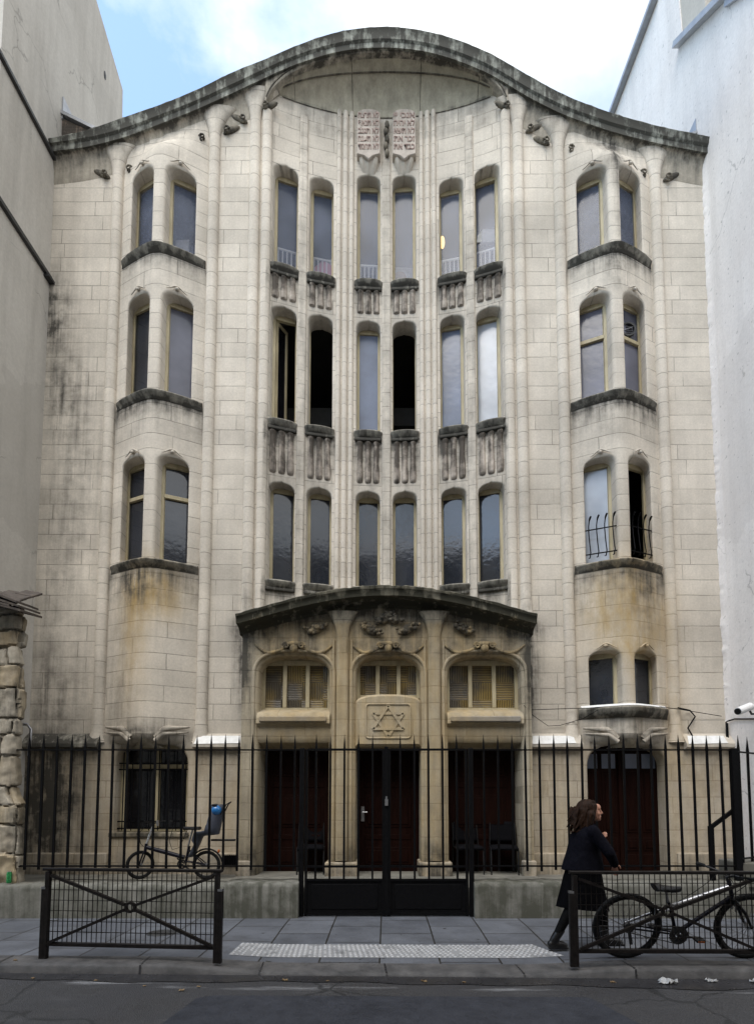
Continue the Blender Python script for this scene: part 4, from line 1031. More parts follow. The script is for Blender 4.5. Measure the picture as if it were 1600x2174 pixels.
# ------------------------------------------------------------------ bicycles
def wheel(c, r, tw, parent, n_sp=28, turn=0., tread=True):
    C = Vector(c); Rz = Matrix.Rotation(turn, 3, 'Z')
    T = lambda p: C+Rz @ Vector(p)
    w = MB()
    for k in range(n_sp):
        a = 2*PI*k/n_sp; e = (-1)**k
        w.bar(T((.018*math.cos(a+e*1.2),e*.03,.018*math.sin(a+e*1.2))), T(((r-tw-.012)*math.cos(a),0,(r-tw-.012)*math.sin(a))), .0032)
    w.tube([T((0,-.05,0)),T((0,-.035,0)),T((0,.035,0)),T((0,.05,0))],[.012,.022,.022,.012],10)
    o = w.build('wheel', M['metal'], parent)
    n = 48
    ty = MB(); ty.tube([T(((r-tw)*math.cos(2*PI*k/n),0,(r-tw)*math.sin(2*PI*k/n))) for k in range(n)], tw, 10, True)
    if tread:
        for k in range(90):
            a = 2*PI*k/90
            for e in (-1,1): ty.bar(T(((r-.010)*math.cos(a),e*.006,(r-.010)*math.sin(a))),T(((r-.014)*math.cos(a),e*.022,(r-.014)*math.sin(a))),.014,.016)
    ty.build('tyre', M['rubber'], o, 60)
    MB().tube([T(((r-2*tw+.0)*math.cos(2*PI*k/n),0,(r-2*tw)*math.sin(2*PI*k/n))) for k in range(n)], .011, 8, True).build('rim', M['blackp'], o, 60)
    return o
def mountain_bike():
    r = thing('bicycle', 'black and silver mountain bicycle leaning by the right barrier', 'bicycle', (0,0,0))
    R = .345; rh, fh = Vector((0,0,R)), Vector((1.22,0,R)); bb_ = Vector((.50,0,.27)); sc = Vector((.42,0,.55)); ht, hb = Vector((.985,0,.80)), Vector((1.03,0,.66))
    wheel(rh, R, .028, r); wheel(fh, R, .028, r)
    f = MB(); f.tube([bb_, sc, Vector((.40,0,.60))], .017, 10); f.tube([hb, bb_], [.022,.022], 10); f.tube([ht+Vector((-.005,0,.03)), hb], .021, 10)
    for e in (-1,1):
        f.tube([rh+Vector((0,.055*e,0)), bb_+Vector((-.04,.03*e,0))], .010, 8); f.tube([rh+Vector((0,.055*e,0)), sc+Vector((-.02,.02*e,-.02))], .009, 8)
    fr_ = f.build('frame', M['navy'], r, 60)
    sy = MB()
    for e in (-1,1): sy.tube([rh+Vector((0,.062*e,.005)), sc+Vector((-.02,.028*e,-.015))], .0105, 8)
    sy.tube([sc+Vector((-.02,-.035,-.015)), sc+Vector((-.02,.035,-.015))], .011, 8)
    sy.build('seat_stay', M['silver'], fr_, 60)
    MB().tube([ht+Vector((0,0,-.04)), sc], .024, 10).build('top_tube', M['silver'], fr_, 60)
    k = MB()
    for e in (-1,1): k.tube([hb+Vector((0,.055*e,-.03)), (hb+fh)/2+Vector((.02,.06*e,0)), fh+Vector((0,.06*e,0))], [.019,.018,.012], 9)
    k.tube([hb+Vector((0,-.06,-.03)),hb+Vector((0,.06,-.03))], .018, 8); k.build('fork', M['blackp'], r, 60)
    s = MB(); s.tube([(.40,0,.60),(.365,0,.72)], .013, 8); s.build('seat_post', M['metal'], r)
    s = MB(); R_ = []
    for t in np.linspace(0,1,9):
        w = .075*(1-t)**.8+.018; x = .25+.26*t; z = .745+.012*math.cos(t*4)
        R_.append([(x,w*math.cos(a),z+.028*math.sin(a)*(1 if math.sin(a)>0 else 1.2)) for a in np.linspace(0,2*PI,12,endpoint=False)])
    s.loft(R_).build('saddle', M['blackp'], r, 60)
    h = MB(); st = Vector((.955,0,.86)); h.tube([ht,st,st+Vector((.06,0,.02))], .017, 8)
    hc = st+Vector((.06,0,.02)); tu = math.radians(35)
    d = Vector((math.sin(tu),-math.cos(tu),0))
    pts = [hc+d*t+Vector((-.05,0,.04))*min(1,max(0,abs(t)-.07)/.2) for t in np.linspace(-.31,.31,17)]
    h.tube(pts, .0115, 8); hb_ = h.build('handlebar', M['blackp'], r, 60)
    for a, b in ((0,3),(14,17)): MB().tube(pts[a:b], .0175, 9).build('grip', M['rubber'], hb_, 60)
    for q in (4,12):
        p_ = pts[q]; MB().tube([p_, p_+Vector((.06,0,-.03)), p_+Vector((.09,0,-.05))+d*(.09 if q > 8 else -.09)], [.012,.007,.005], 7).build('brake_lever', M['metal'], hb_, 60)
    cb = MB()
    for q, e in ((4,hb+Vector((.0,-.05,-.02))),(12,hb+Vector((0,.05,-.02))),(5,sc)):
        a = pts[q]; m_ = (a+e)/2+Vector((.12,-.06,.08)); cb.tube([a+(m_-a)*2*t*(1-t)*1.0*1+ (e-a)*t*t + (m_-a)*0*t for t in np.linspace(0,1,12)], .0035, 6)
    cb.build('brake_cable', M['rubber'], r, 60)
    c = MB(); c.disc((bb_.x,0,bb_.z),.055,.092,-.062,-.056); c.disc((bb_.x,0,bb_.z),.03,.068,-.055,-.050)
    for q in range(32): a = 2*PI*q/32; c.bar((bb_.x+.09*math.cos(a),-.059,bb_.z+.09*math.sin(a)),(bb_.x+.098*math.cos(a),-.059,bb_.z+.098*math.sin(a)),.006)
    for q in range(5): a = 2*PI*q/5+.3; c.bar((bb_.x,-.059,bb_.z),(bb_.x+.06*math.cos(a),-.059,bb_.z+.06*math.sin(a)),.014,.006)
    c.tube([bb_+Vector((0,-.07,0)),bb_+Vector((0,.07,0))], .018, 9); c.build('chainring', M['steel'], r)
    for s_, e in ((1,-.08),(-1,.08)):
        q = MB(); q.bar(bb_+Vector((0,e,0)), bb_+Vector((s_*.165,e,s_*-.01)), .022,.012); cr = q.build('crank', M['blackp'], r)
        pb = MB(); pc = bb_+Vector((s_*.165,e*1.6,s_*-.01)); pb.box(pc.x-.045,pc.x+.045,pc.y-.05,pc.y+.05,pc.z-.012,pc.z+.012); pd = pb.build('pedal', M['blackp'], cr, bevel=.005)
        MB().box(pc.x-.03,pc.x+.03,pc.y-.056,pc.y-.0505,pc.z-.008,pc.z+.008).build('reflector', M['orange'], cr)
    ch = MB()
    for z0, z1 in ((.045,.092),(-.045,-.092)): ch.tube([rh+Vector((0,-.058,z0)),bb_+Vector((0,-.058,z1))], .005, 6)
    for q in range(6): ch.disc((0,0,R), .012, .052-.006*q, -.058+.006*q, -.055+.006*q, 20)
    ch.bar(rh+Vector((0,-.06,-.02)), rh+Vector((.03,-.06,-.17)), .03,.015); ch.build('drivetrain', M['steel'], r)
    br = MB()
    for p_ in (hb+Vector((.03,0,-.10)), sc+Vector((-.16,0,-.03))):
        for e in (-1,1): br.bar(p_+Vector((0,e*.035,-.05)), p_+Vector((0,e*.03,.06)), .014)
    br.build('brake_arms', M['metal'], r)
    return r
M['orange'] = noisy('orange reflector', (.45,.10,.02), (.6,.16,.03), 20, .3, 0)
mb_ = mountain_bike(); mb_.location = (2.43,5.93,-.0); mb_.rotation_euler = (math.radians(13),0,-.01)

def folding_bike():
    r = thing('folding_bicycle', 'dark folding bicycle with grey child seat, parked behind the fence by the barred window', 'bicycle', (-3.4,9.1,.36))
    O = Vector((-3.4,9.1,.36)); V = lambda x,y,z: O+Vector((x,y,z))
    R = .225; rh, fh = V(.55,0,R), V(-.50,0,R)
    wheel(rh, R, .022, r, 20, 0, False); wheel(fh, R, .022, r, 20, .75, False)
    f = MB(); f.tube([V(-.40,0,.50),V(-.1,0,.42),V(.20,0,.34)], [.032,.036,.034], 10); f.tube([V(.22,0,.26),V(.27,0,.52)], .022, 9); f.tube([V(-.41,0,.56),V(-.43,0,.42)], .024, 9)
    for e in (-1,1): f.tube([rh+Vector((0,.06*e,0)),V(.25,.03*e,.28)],.010,7); f.tube([rh+Vector((0,.06*e,0)),V(.26,.03*e,.46)],.009,7); f.tube([V(-.43,.05*e,.43),fh+Vector((0,.05*e,0))],.013,7)
    f.build('frame', M['navy'], r, 60)
    st = MB(); st.tube([V(-.41,0,.56),V(-.30,0,.88)], .017, 8); st.build('stem', M['silver'], r)
    hb = MB(); hb.tube([V(-.36,-.24,.92),V(-.31,-.2,.91),V(-.29,0,.88),V(-.24,.2,.91),V(-.10,.26,.90)], .012, 8); h = hb.build('handlebar', M['blackp'], r, 60)
    MB().box(-3.4-.225,-3.4-.20,9.0,9.05,1.20,1.29).build('front_light', M['metal'], h)
    cb = MB()
    for k in range(3): cb.tube([V(-.34-.05*k,-.1,.9),V(-.52-.03*k,-.05,.72),V(-.50,0,.55),V(-.42,0,.48)] if k < 2 else [V(-.02,.1,.86),V(-.05,0,.6),V(.0,0,.46),V(.12,0,.5),V(.22,.05,.78)], .005, 6)
    cb.build('brake_cable', M['rubber'], r, 60)
    s = MB(); R_ = []
    for t in np.linspace(0,1,9):
        w = .075*t**.8+.018; x = .17+.26*t; R_.append([V(x,w*math.cos(a),.80+.028*math.sin(a)) for a in np.linspace(0,2*PI,12,endpoint=False)])
    s.loft(R_).build('saddle', M['blackp'], r, 60)
    MB().tube([V(.25,0,.5),V(.32,0,.79)], .014, 8).build('seat_post', M['metal'], r)
    ck = MB().disc((O.x+.18,0,O.z+.24), .05, .075, 9.04, 9.05); ck.build('chainring', M['blackp'], r)
    for p0, p1 in ((V(.18,-.06,.24),V(.30,-.06,.16)),(V(.18,.06,.24),V(.06,.06,.32))): MB().bar(p0,p1,.02).build('crank', M['blackp'], r)
    sh = MB(); sg = noisy('grey child seat plastic', (.035,.04,.058), (.065,.074,.10), 8, .5, 0)
    P = []
    for t in np.linspace(0,1,16):     # bucket: leg shield, seat pan, back
        if t < .35: q = t/.35; x, z = .42+.06*q, .36+.34*q
        elif t < .6: q = (t-.35)/.25; x, z = .48+.24*q, .70+.02*q
        else: q = (t-.6)/.4; x, z = .72+.09*q, .72+.46*q
        w = .12 if t < .35 else .16-.05*max(0,(t-.6)/.4); x -= .10*(t < .35)*(1-t/.35); row = []
        for u in np.linspace(-1,1,9): row.append(V(x-(.17 if t >= .6 else .10)*u**4*(1 if t > .2 else .3), w*u, z+(.05*u**4 if .3 < t < .7 else 0)))
        P.append(row)
    seat = sh.grid(P).build('child_seat', sg, r, 60); sm = seat.modifiers.new('shell','SOLIDIFY'); sm.thickness = .02
    hl = MB(); hl.tube([V(.78,-.08,1.02),V(.86,-.06,1.18),V(.92,0,1.22),V(.86,.06,1.18),V(.78,.08,1.02)], .010, 7); hl.build('seat_handle', M['blackp'], seat, 60)
    ft = MB(); ft.box(-3.4+.62,-3.4+1.0,9.06,9.14,.36+.60,.36+.63); ft.build('carrier', M['blackp'], r, bevel=.008)
    mg = MB(); mg.tube([rh+Vector(((R+.025)*math.cos(a),0,(R+.025)*math.sin(a))) for a in np.linspace(.2,2.6,16)], .015, 7); mg.build('mudguard', M['blackp'], r, 60)
    rl = MB(); rl.sphere(V(.74,0,.44),(.02,.03,.03),8,6); rl.build('rear_light', M['orange'], r)
    return r
folding_bike()
bl = noisy('glossy blue helmet shell', (.012,.13,.38), (.025,.20,.52), 6, .18, 0, spec=.8)
hm = thing('helmet', 'glossy blue child helmet hooked on top of the grey bicycle seat', 'helmet', (-2.66,9.05,1.42))
MB().sphere((-2.69,9.02,1.45),(.082,.08,.085),18,12).build('shell', bl, hm, 60)
hv = MB()
for k in (-1,0,1): hv.sphere((-2.70+.0*k,9.02+.045*k-.02,1.53),(.05,.010,.022),8,6)
hv.build('vent', M['blackp'], hm, 60)

# chairs inside the porch
def chair(loc, rot, label):
    r = thing('chair', label, 'chair', loc, 'black stacking chairs in the porch'); O = Vector(loc); V = lambda x,y,z: O+Vector((x,y,z))
    for s in (-1,1):
        MB().tube([V(s*.22,-.22,0),V(s*.22,-.20,.43),V(s*.22,.18,.44)], .012, 8).build('leg', M['blackp'], r, 60)
        MB().tube([V(s*.22,.22,0),V(s*.22,.17,.44),V(s*.21,.25,.84)], .012, 8).build('leg', M['blackp'], r, 60)
    P = [[V(x,y,.46+.015*math.cos(x*6)-.02*max(0,-y-.12)/.1) for y in np.linspace(-.23,.2,8)] for x in np.linspace(-.22,.22,8)]
    s = MB().grid(P).build('seat', M['seat'], r, 60); m = s.modifiers.new('s','SOLIDIFY'); m.thickness = .05
    P = [[V(x*(1-.15*((z-.55)/.3)**2),.20+.05*(z-.5)/.3-.03*(1-(x/.22)**2)*-1,z) for z in np.linspace(.52,.86,8)] for x in np.linspace(-.22,.22,9)]
    s = MB().grid(P).build('backrest', M['seat'], r, 60); m = s.modifiers.new('s','SOLIDIFY'); m.thickness = .04
    r.rotation_euler = (0,0,rot); return r
M['seat'] = noisy('black chair cloth', (.004,.004,.005), (.008,.008,.010), 40, .9, .3, 200, spec=.05)
chair((1.38,9.72,.376), .08, 'black cloth chair in the right doorway, the one nearer the door post')
chair((1.98,9.68,.376), -.12, 'black cloth chair in the right doorway, against the outer jamb')
chair((-1.28,9.72,.376), .1, 'black cloth chair standing alone in the left doorway')

# ------------------------------------------------------------------ small things
sc = thing('security_camera', 'white tube security camera on the white wall at the right edge', 'camera', (5.75,8.85,3.05))
MB().tube([(5.44,8.72,2.98),(5.50,8.75,3.0),(5.72,8.85,3.08)], [.058,.062,.062], 12).build('housing', M['white'], sc)
MB().tube([(5.425,8.713,2.974),(5.445,8.722,2.982)], .05, 12).build('lens', M['blackp'], sc)
MB().tube([(5.68,8.83,3.04),(5.74,8.86,2.96),(5.92,8.86,2.96)], .018, 8).build('bracket', M['steel'], sc)
cd = thing('conduit', 'black cable conduit stepping down from the camera to the stone wall', 'conduit', (5.8,9.6,2.9))
MB().tube([(5.90,8.7,2.86),(5.90,9.55,2.98),(5.88,9.70,2.97),(5.84,9.70,2.95),(5.84,9.70,2.66),(5.82,9.69,2.62),(5.36,9.69,2.62),(5.28,9.70,2.66),(5.20,9.74,2.85),(5.34,9.75,3.05),(5.26,9.76,3.16),(5.0,9.66,3.19)], .013, 7).build('cable_run', M['iron'], cd, 60)
MB().tube([(5.86,9.69,2.93),(5.86,9.69,2.645),(5.83,9.685,2.60),(5.36,9.685,2.60)], .010, 7).build('cable_run', M['iron'], cd, 60)
cw = thing('cable', 'thin cables sagging along the stone wall from the porch to the right oriel', 'cable', (3.6,9.6,3.1))
MB().tube([(2.5,9.76,3.17),(3.2,9.66,3.18),(3.5,9.56,3.17),(4.1,9.40,3.20),(4.7,9.62,3.20),(5.05,9.66,3.16),(5.8,9.76,3.06)], .006, 6).build('strand', M['iron'], cw, 60)
MB().tube([(2.28,9.34,3.18),(2.45,9.5,3.05),(2.8,9.77,2.89),(3.0,9.77,2.90),(3.36,9.64,3.0),(3.55,9.45,3.12)], .005, 6).build('strand', M['iron'], cw, 60)
dc = thing('drink_can', 'green drink can left on the low wall beside the rubble pier', 'can', (-5.2,7.93,.45))
MB().loft([[(-5.2+r*math.cos(a),7.93+r*math.sin(a),z) for a in np.linspace(0,2*PI,14,endpoint=False)] for r,z in ((.025,.465),(.033,.475),(.033,.60),(.026,.615),(.026,.62))]).build('body', noisy('green can print', (.02,.16,.05), (.04,.28,.09), 14, .3, 0, metallic=.5), dc)
MB().loft([[(-5.2+r*math.cos(a),7.93+r*math.sin(a),z) for a in np.linspace(0,2*PI,14,endpoint=False)] for r,z in ((.025,.618),(.024,.624),(.004,.622))]).build('rim', M['metal'], dc)
def paper(x, y, z, w, seed, label, mat='paperw', grp='litter in the gutter', cat='litter', name='crumpled_paper'):
    r = random.Random(seed); P = []
    for i in range(8):
        P.append([(x+w*(i/7-.5)+r.uniform(-.012,.012)*w*8, y+w*.5*(j/5-.5)+r.uniform(-.01,.01)*w*6, z+.004+abs(r.gauss(0,.16))*w*.8) for j in range(6)])
    o = MB().grid(P).build(name, M[mat], None, 25); tag(o, label, cat, grp); m = o.modifiers.new('s','SOLIDIFY'); m.thickness = .003; return o
M['paperw'] = noisy('white paper', (.36,.36,.36), (.50,.50,.50), 20, .8, 0)
M['paperp'] = noisy('pink paper', (.62,.22,.28), (.72,.30,.36), 10, .7, 0)
M['card'] = noisy('brown cardboard', (.30,.19,.10), (.38,.25,.14), 9, .8, 0)
M['leaf'] = noisy('dry leaf', (.16,.10,.05), (.30,.21,.11), 30, .8, 0)
paper(2.60,5.38,-.084,.16,3,'largest crumpled white paper in the gutter, below the bicycle pedal')
paper(3.02,5.42,-.084,.09,5,'small torn white paper in the gutter, right of the larger one')
paper(3.42,5.40,-.084,.09,9,'scrap of white paper in the gutter at the far right edge')
for k,(x,y,z) in enumerate(((-3.35,5.52,-.084),(-2.72,5.45,-.084),(-.95,5.46,-.084),(-.55,5.44,-.084),(.35,5.42,-.084),(-2.2,5.30,-.085),(-1.7,5.28,-.085),(-1.82,5.18,-.085),(2.1,5.40,-.084),(.72,5.40,-.084),(-4.1,7.0,.0),(-3.7,5.80,.005))):
    paper(x,y,z,random.uniform(.022,.05),k+20,'dry curled leaf on the ground', 'leaf','dry leaves on the street','leaf','dry_leaf')
# things seen through the upper panes
def onsill(name, label, cat, pts, x, mat, depth=.40, th=.02):
    y = float(bay(x))+depth-.01
    o = MB().loft([[(px,y+dy,pz) for px,pz in pts] for dy in (0,th)]).build(name, M[mat]); return tag(o, label, cat)
onsill('folder', 'pink paper folder leaning inside the second upper window of the bay', 'folder', [(-1.42,11.55),(-1.08,11.55),(-1.05,12.05),(-1.24,12.18),(-1.44,12.0)], -1.25, 'paperp', .31)
onsill('paper_sheet', 'white sheet behind the pink folder in the upper bay', 'paper', [(-1.20,11.60),(-1.05,11.60),(-1.05,12.28),(-1.16,12.22)], -1.1, 'paperw', .335)
onsill('cardboard_box', 'pale box inside the fourth upper window of the bay', 'box', [(.14,11.55),(.56,11.55),(.56,12.35),(.14,12.37)], .35, 'paperw', .52, .2)
y = float(bay(.3))+.36
tag(MB().loft([[(.27+.13*math.cos(a),y+q,11.98+.15*math.sin(a)) for a in np.linspace(0,2*PI,20,endpoint=False)] for q in (0,.05)]).build('round_tin', M['card']), 'round brown tin in front of the pale box in the upper bay', 'tin')
onsill('paper_sheet', 'white folded sheet hanging in the rightmost upper window of the bay', 'paper', [(1.74,12.35),(2.10,12.38),(2.10,12.62),(1.88,12.64),(1.76,12.5)], 1.9, 'paperw', .30)
y = float(orl(-3.75,-4.1))+.36
tag(MB().loft([[(px,y+dy,pz) for px,pz in ((-3.95,11.55),(-3.72,11.55),(-3.70,12.12),(-3.96,12.10))] for dy in (0,.03)]).build('leaflet', M['paperw']), 'white leaflet standing inside the top window of the left oriel', 'leaflet')
lm, nt, b = nmat('lit bulb'); b.inputs['Emission Color'].default_value = (1,.62,.22,1); b.inputs['Emission Strength'].default_value = 2.2; b.inputs['Base Color'].default_value = (.8,.6,.3,1)
la = thing('wall_light', 'warm lit lamp glowing behind the fifth upper window of the bay', 'lamp', (1.12,10.6,12.8))
MB().sphere((1.12,10.62,12.78),(.05,.05,.13)).build('shade', lm, la); MB().tube([(1.12,10.62,12.64),(1.12,10.72,12.5)],.012,8).build('bracket', M['steel'], la)

# ------------------------------------------------------------------ person
M['skin'] = noisy('skin', (.36,.17,.11), (.44,.22,.15), 14, .55, .1, 120)
M['hair'] = noisy('dark brown hair', (.007,.0038,.0025), (.034,.0155,.0085), 26, .6, .8, 60, stretch=(1.2,1.2,.25), bdist=.01, spec=.12)
M['suit'] = noisy('navy black wool', (.0035,.0035,.006), (.007,.007,.011), 9, .9, .6, 26, bdist=.02, spec=.05)
M['skirt'] = noisy('black skirt cloth', (.002,.002,.0025), (.004,.004,.005), 9, .9, .5, 20, bdist=.02, spec=.03)
M['tights'] = noisy('black tights', (.003,.003,.0035), (.006,.006,.006), 20, .7, 0, spec=.06)
M['boot'] = noisy('black leather boot', (.004,.0035,.0035), (.009,.008,.008), 20, .38, .2, 60)
PO_ = Vector((2.135,6.33,0))
PE = thing('person', 'person with dark brown hair, black jacket, skirt and ankle boots, striding right', 'person', PO_)
def pv(x,y,z): return PO_+Vector((x,y,z))
def rem(o, vox, sm=4):
    m = o.modifiers.new('remesh','REMESH'); m.mode = 'VOXEL'; m.voxel_size = vox; m.use_smooth_shade = True
    if sm: q = o.modifiers.new('smooth','SMOOTH'); q.iterations = sm; q.factor = .5
    return o
def chain(mb, pts, rs):
    for i in range(len(pts)-1): mb.limb(pv(*pts[i]), pv(*pts[i+1]), rs[i], rs[i+1], 12)
def rings(mb, R, n=24):
    return mb.loft([[pv(cx+rx*math.cos(a)*(1+.0*a), cy+ry*math.sin(a), z+dz*math.cos(a)) for a in np.linspace(0,2*PI,n,endpoint=False)] for cx,cy,z,rx,ry,dz in R])
bd = MB()
bd.sphere(pv(.115,0,1.505),(.098,.076,.098),20,14); bd.sphere(pv(.165,0,1.46),(.068,.062,.085),18,12); bd.sphere(pv(.20,0,1.415),(.038,.042,.042),14,10)
bd.sphere(pv(.205,0,1.52),(.035,.05,.045),12,9)
bd.limb(pv(.228,0,1.505),pv(.253,0,1.462),.012,.014,8); bd.sphere(pv(.238,0,1.456),(.016,.022,.011),8,6)
bd.sphere(pv(.231,0,1.428),(.014,.024,.008),8,6); bd.sphere(pv(.228,0,1.415),(.014,.022,.008),8,6); bd.sphere(pv(.224,0,1.392),(.018,.022,.016),10,7)
for s in (-1,1):
    bd.sphere(pv(.217,s*.032,1.492),(.013,.018,.011),8,6); bd.sphere(pv(.212,s*.034,1.512),(.016,.024,.007),8,6)
    bd.sphere(pv(.105,s*.078,1.475),(.022,.012,.034),10,7); bd.sphere(pv(.195,s*.04,1.455),(.028,.022,.026),10,7)
chain(bd, [(.10,0,1.44),(.085,0,1.30)], [.050,.056])
rings(bd, [(.04,0,.80,.13,.15,0),(.04,0,.92,.13,.16,0),(.05,0,1.06,.11,.13,0),(.06,0,1.20,.12,.16,0),(.07,0,1.29,.09,.14,0),(.08,0,1.34,.05,.05,0)])
arms = [[(.09,-.165,1.265),(.235,-.235,1.045),(.312,-.165,.925)], [(.08,.165,1.265),(.15,.24,1.05),(.262,.12,1.13)]]
for a in arms: chain(bd, a, [.046,.040,.028])
legs = [[(-.01,-.085,.84),(-.115,-.08,.47),(-.165,-.08,.39),(-.315,-.07,.11)], [(.07,.085,.84),(.225,.08,.47),(.25,.08,.38),(.285,.08,.10)]]
for l in legs: chain(bd, l, [.085,.056,.058,.036])
def hand(mb, w, d, side, curl_):
    w, d = Vector(w), Vector(d).normalized(); u = Vector((0,0,1)) if abs(d.z) < .8 else Vector((1,0,0)); n = d.cross(u).normalized(); u = n.cross(d).normalized()
    for t in (-.024,-.008,.008,.024): mb.limb(pv(*(w)), pv(*(w+d*.075+u*t)), .017, .012, 8)
    for t, L_ in ((-.028,.052),(-.010,.068),(.009,.072),(.027,.062)):
        b0 = w+d*.078+u*t; b1 = b0+(d+n*side*.35*curl_).normalized()*L_*.5; b2 = b1+(d*.5+n*side*curl_).normalized()*L_*.5
        mb.limb(pv(*b0), pv(*b1), .0095, .0085, 8); mb.limb(pv(*b1), pv(*b2), .0085, .007, 8)
    t0 = w+d*.025+u*.026; t1 = t0+(d*.6+u*.75).normalized()*.036; t2 = t1+(d*.95+u*.2+n*side*.3).normalized()*.030
    mb.limb(pv(*t0), pv(*t1), .012, .010, 8); mb.limb(pv(*t1), pv(*t2), .010, .008, 8)
hand(bd, arms[0][2], (.02,.05,-.085), 1, .8); hand(bd, arms[1][2], (.02,-.05,.07), -1, .6)
BODY = rem(bd.build('body', M['skin'], PE, 60), .0065, 3)
ey = MB()
for s in (-1,1): ey.sphere(pv(.2215,s*.033,1.492),(.008,.010,.006),8,6)
ey.build('eyes', M['blackp'], BODY, 60)
hr = MB()
hr.sphere(pv(.085,0,1.516),(.115,.098,.103),22,14); hr.sphere(pv(.045,0,1.46),(.105,.104,.115),20,12); hr.sphere(pv(.02,0,1.39),(.090,.102,.105),18,12)
hr.sphere(pv(.03,0,1.33),(.085,.09,.07),16,10)
for s in (-1,1):
    hr.limb(pv(.15,s*.076,1.54),pv(.125,s*.086,1.43),.026,.026); hr.limb(pv(.125,s*.086,1.43),pv(.105,s*.085,1.34),.026,.016); hr.limb(pv(.10,s*.085,1.45),pv(.06,s*.09,1.31),.045,.022)
    hr.limb(pv(.14,s*.05,1.585),pv(.165,s*.066,1.545),.022,.016)
r_ = random.Random(4)
for k in range(90):
    a = r_.uniform(-1,1); x0 = r_.uniform(-.06,.07); y0 = .095*a; z0 = r_.uniform(1.30,1.46)
    hr.tube([pv(x0-.02*(1-abs(a)),y0*1.02,z0+.08),pv(x0-.035,y0*1.08,z0),pv(x0-.05+r_.uniform(-.03,.03),y0*1.05,z0-.06),pv(x0-.06+r_.uniform(-.05,.03),y0,max(1.25,z0-.10))],[.012,.011,.007,.003],6)
hr.tube([pv(-.04,-.05,1.43),pv(-.075,-.05,1.455),pv(-.10,-.05,1.45)],[.012,.008,.004],6)
rem(hr.build('hair', M['hair'], PE, 60), .006, 1)
jk = MB()
rings(jk, [(.025,0,.838,.232,.20,.0),(.03,0,.93,.212,.192,0),(.04,0,1.04,.182,.180,0),(.052,0,1.15,.165,.188,0),(.062,0,1.23,.150,.190,0),(.078,0,1.285,.118,.165,0),(.088,0,1.33,.078,.095,0),(.09,0,1.355,.066,.072,0)], 28)
for a in arms:
    e = [Vector(p) for p in a]; wr = e[1]+(e[2]-e[1])*1.02
    chain(jk, [tuple(e[0]),tuple(e[1])], [.074,.060]); chain(jk, [tuple(e[1]),tuple(wr)], [.060,.046])
jk.limb(pv(.15,-.05,1.33),pv(.205,-.045,1.08),.022,.012); jk.limb(pv(.15,.05,1.33),pv(.205,.045,1.08),.022,.012)
rem(jk.build('jacket', M['suit'], PE, 60), .011, 5)
sk = MB(); R_ = []
for z, cx, rx, ry in ((.90,.03,.17,.17),(.78,.025,.205,.185),(.62,.018,.238,.19),(.50,.015,.268,.195),(.415,.018,.285,.20)):
    ring = []
    for a in np.linspace(0,2*PI,48,endpoint=False):
        f = 1+.035*math.sin(a*7+1)*max(0,(.8-z)/.4); ring.append(pv(cx+rx*f*math.cos(a), ry*f*math.sin(a), z+.03*math.cos(a+2.6)*(z < .45)))
    R_.append(ring)
sk.loft(R_); sk.build('skirt', M['skirt'], PE, 60)
for l in legs:
    tg = MB(); chain(tg, l, [.088,.060,.062,.040]); rem(tg.build('tights', M['tights'], PE, 60), .009, 2)
for (ax,ay), toe, heel in (((-.315,-.07),.14,-.075),((.285,.08),.20,-.05)):
    bt = MB(); bt.limb(pv(ax-.01,ay,.10),pv(ax+(.05 if ax < 0 else -.02)*1.2,ay,.205),.047,.050)
    bt.limb(pv(ax+heel+.03,ay,.055),pv(ax+toe*.5,ay,.048),.042,.040); bt.limb(pv(ax+toe*.5,ay,.048),pv(ax+toe-.03,ay,.036),.040,.030)
    bt.box(PO_.x+ax+heel,PO_.x+ax+heel+.075,PO_.y+ay-.033,PO_.y+ay+.033,.002,.045); bt.box(PO_.x+ax+heel+.06,PO_.x+ax+toe,PO_.y+ay-.036,PO_.y+ay+.036,.004,.022)
    rem(bt.build('boot', M['boot'], PE, 60), .008, 2)

# ------------------------------------------------------------------ sky, sun, camera
SUN_EL, SUN_AZ = math.radians(58), math.radians(200)     # high, behind thin cloud, towards the street side
w = bpy.data.worlds.new('World'); scene.world = w; w.use_nodes = True; nt = w.node_tree; N = NT(nt)
bg = nt.nodes['Background']
sky = N.n('ShaderNodeTexSky', sky_type='NISHITA'); sky.sun_disc = False; sky.sun_elevation = SUN_EL; sky.sun_rotation = SUN_AZ
sky.air_density = 1.2; sky.dust_density = 1.5; sky.ozone_density = 1.2
tc = N.n('ShaderNodeTexCoord').outputs['Generated']; sp = N.n('ShaderNodeSeparateXYZ'); N.l(tc, sp.inputs[0])
nz = N.n('ShaderNodeTexNoise'); nz.inputs['Scale'].default_value = 2.3; nz.inputs['Detail'].default_value = 9; nz.inputs['Roughness'].default_value = .56; nz.inputs['Distortion'].default_value = .35
N.l(N.scl(tc,(1,1,1.5),loc=(.35,.1,.62)), nz.inputs['Vector'])
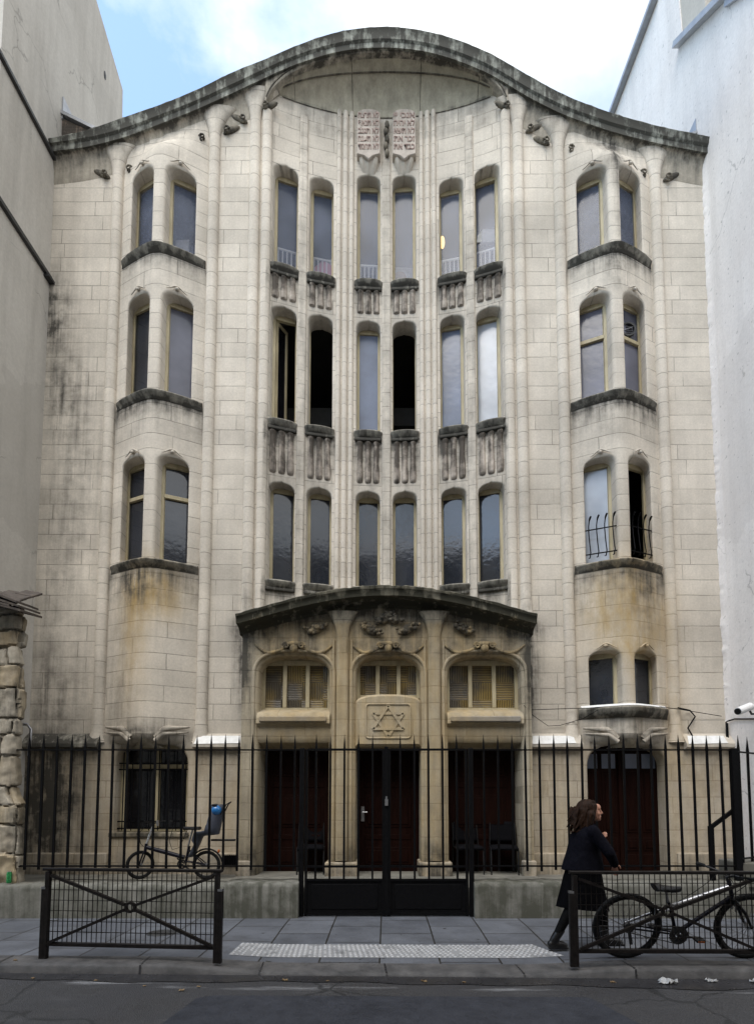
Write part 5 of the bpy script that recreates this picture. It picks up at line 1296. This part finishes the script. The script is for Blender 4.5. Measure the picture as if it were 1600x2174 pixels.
f = N.math('ADD', nz.outputs['Fac'], N.math('MULTIPLY', sp.outputs['X'], .30))
dv = N.n('ShaderNodeVectorMath', operation='DOT_PRODUCT'); N.l(tc, dv.inputs[0]); dv.inputs[1].default_value = Vector((-.30,.70,.72)).normalized()
f = N.math('ADD', f, N.ramp(dv.outputs['Value'],.92,.985,.20,-.03))
dv2 = N.n('ShaderNodeVectorMath', operation='DOT_PRODUCT'); N.l(tc, dv2.inputs[0]); dv2.inputs[1].default_value = Vector((.19,.57,.80)).normalized()
f = N.math('ADD', f, N.ramp(dv2.outputs['Value'],.982,.999,0.,-.17))
cl = N.ramp(f, .47, .66)
K = 8.6
skc = N.mix(.06, N.mix(1., sky.outputs[0], (2.05,2.2,2.2), 'MULTIPLY'), (7.2,7.4,7.4))
nb = N.ramp(N.noise(N.scl(tc,(1,1,1.4),loc=(1.3,.4,.2)), 3.4, 7, .55), .32, .62)
col = N.mix(cl, skc, N.mix(nb, (K*.55,K*.62,K*.68), (K*1.05,K*1.05,K*1.05)))
N.l(col, bg.inputs['Color']); bg.inputs['Strength'].default_value = .11
sl = bpy.data.lights.new('sun', 'SUN'); sl.energy = 1.4; sl.angle = math.radians(40); sl.color = (1,.95,.88)
so = bpy.data.objects.new('sun', sl); COL.objects.link(so)
d = Vector((math.sin(SUN_AZ)*math.cos(SUN_EL), math.cos(SUN_AZ)*math.cos(SUN_EL), math.sin(SUN_EL)))
so.rotation_euler = d.to_track_quat('Z','Y').to_euler()
ca = bpy.data.cameras.new('camera'); co_ = bpy.data.objects.new('camera', ca); COL.objects.link(co_); scene.camera = co_
co_.location = (0,0,1.6); co_.rotation_euler = (PI/2+math.atan(.072), 0, 0)
ca.sensor_fit = 'VERTICAL'; ca.sensor_height = 36; ca.lens = 36*1205/2174; ca.clip_end = 1000; ca.clip_start = .05
ca.shift_y = 526/2174; ca.shift_x = -20/2174
scene.view_settings.view_transform = 'Standard'; scene.view_settings.look = 'None'; scene.view_settings.exposure = .80; scene.view_settings.gamma = 1
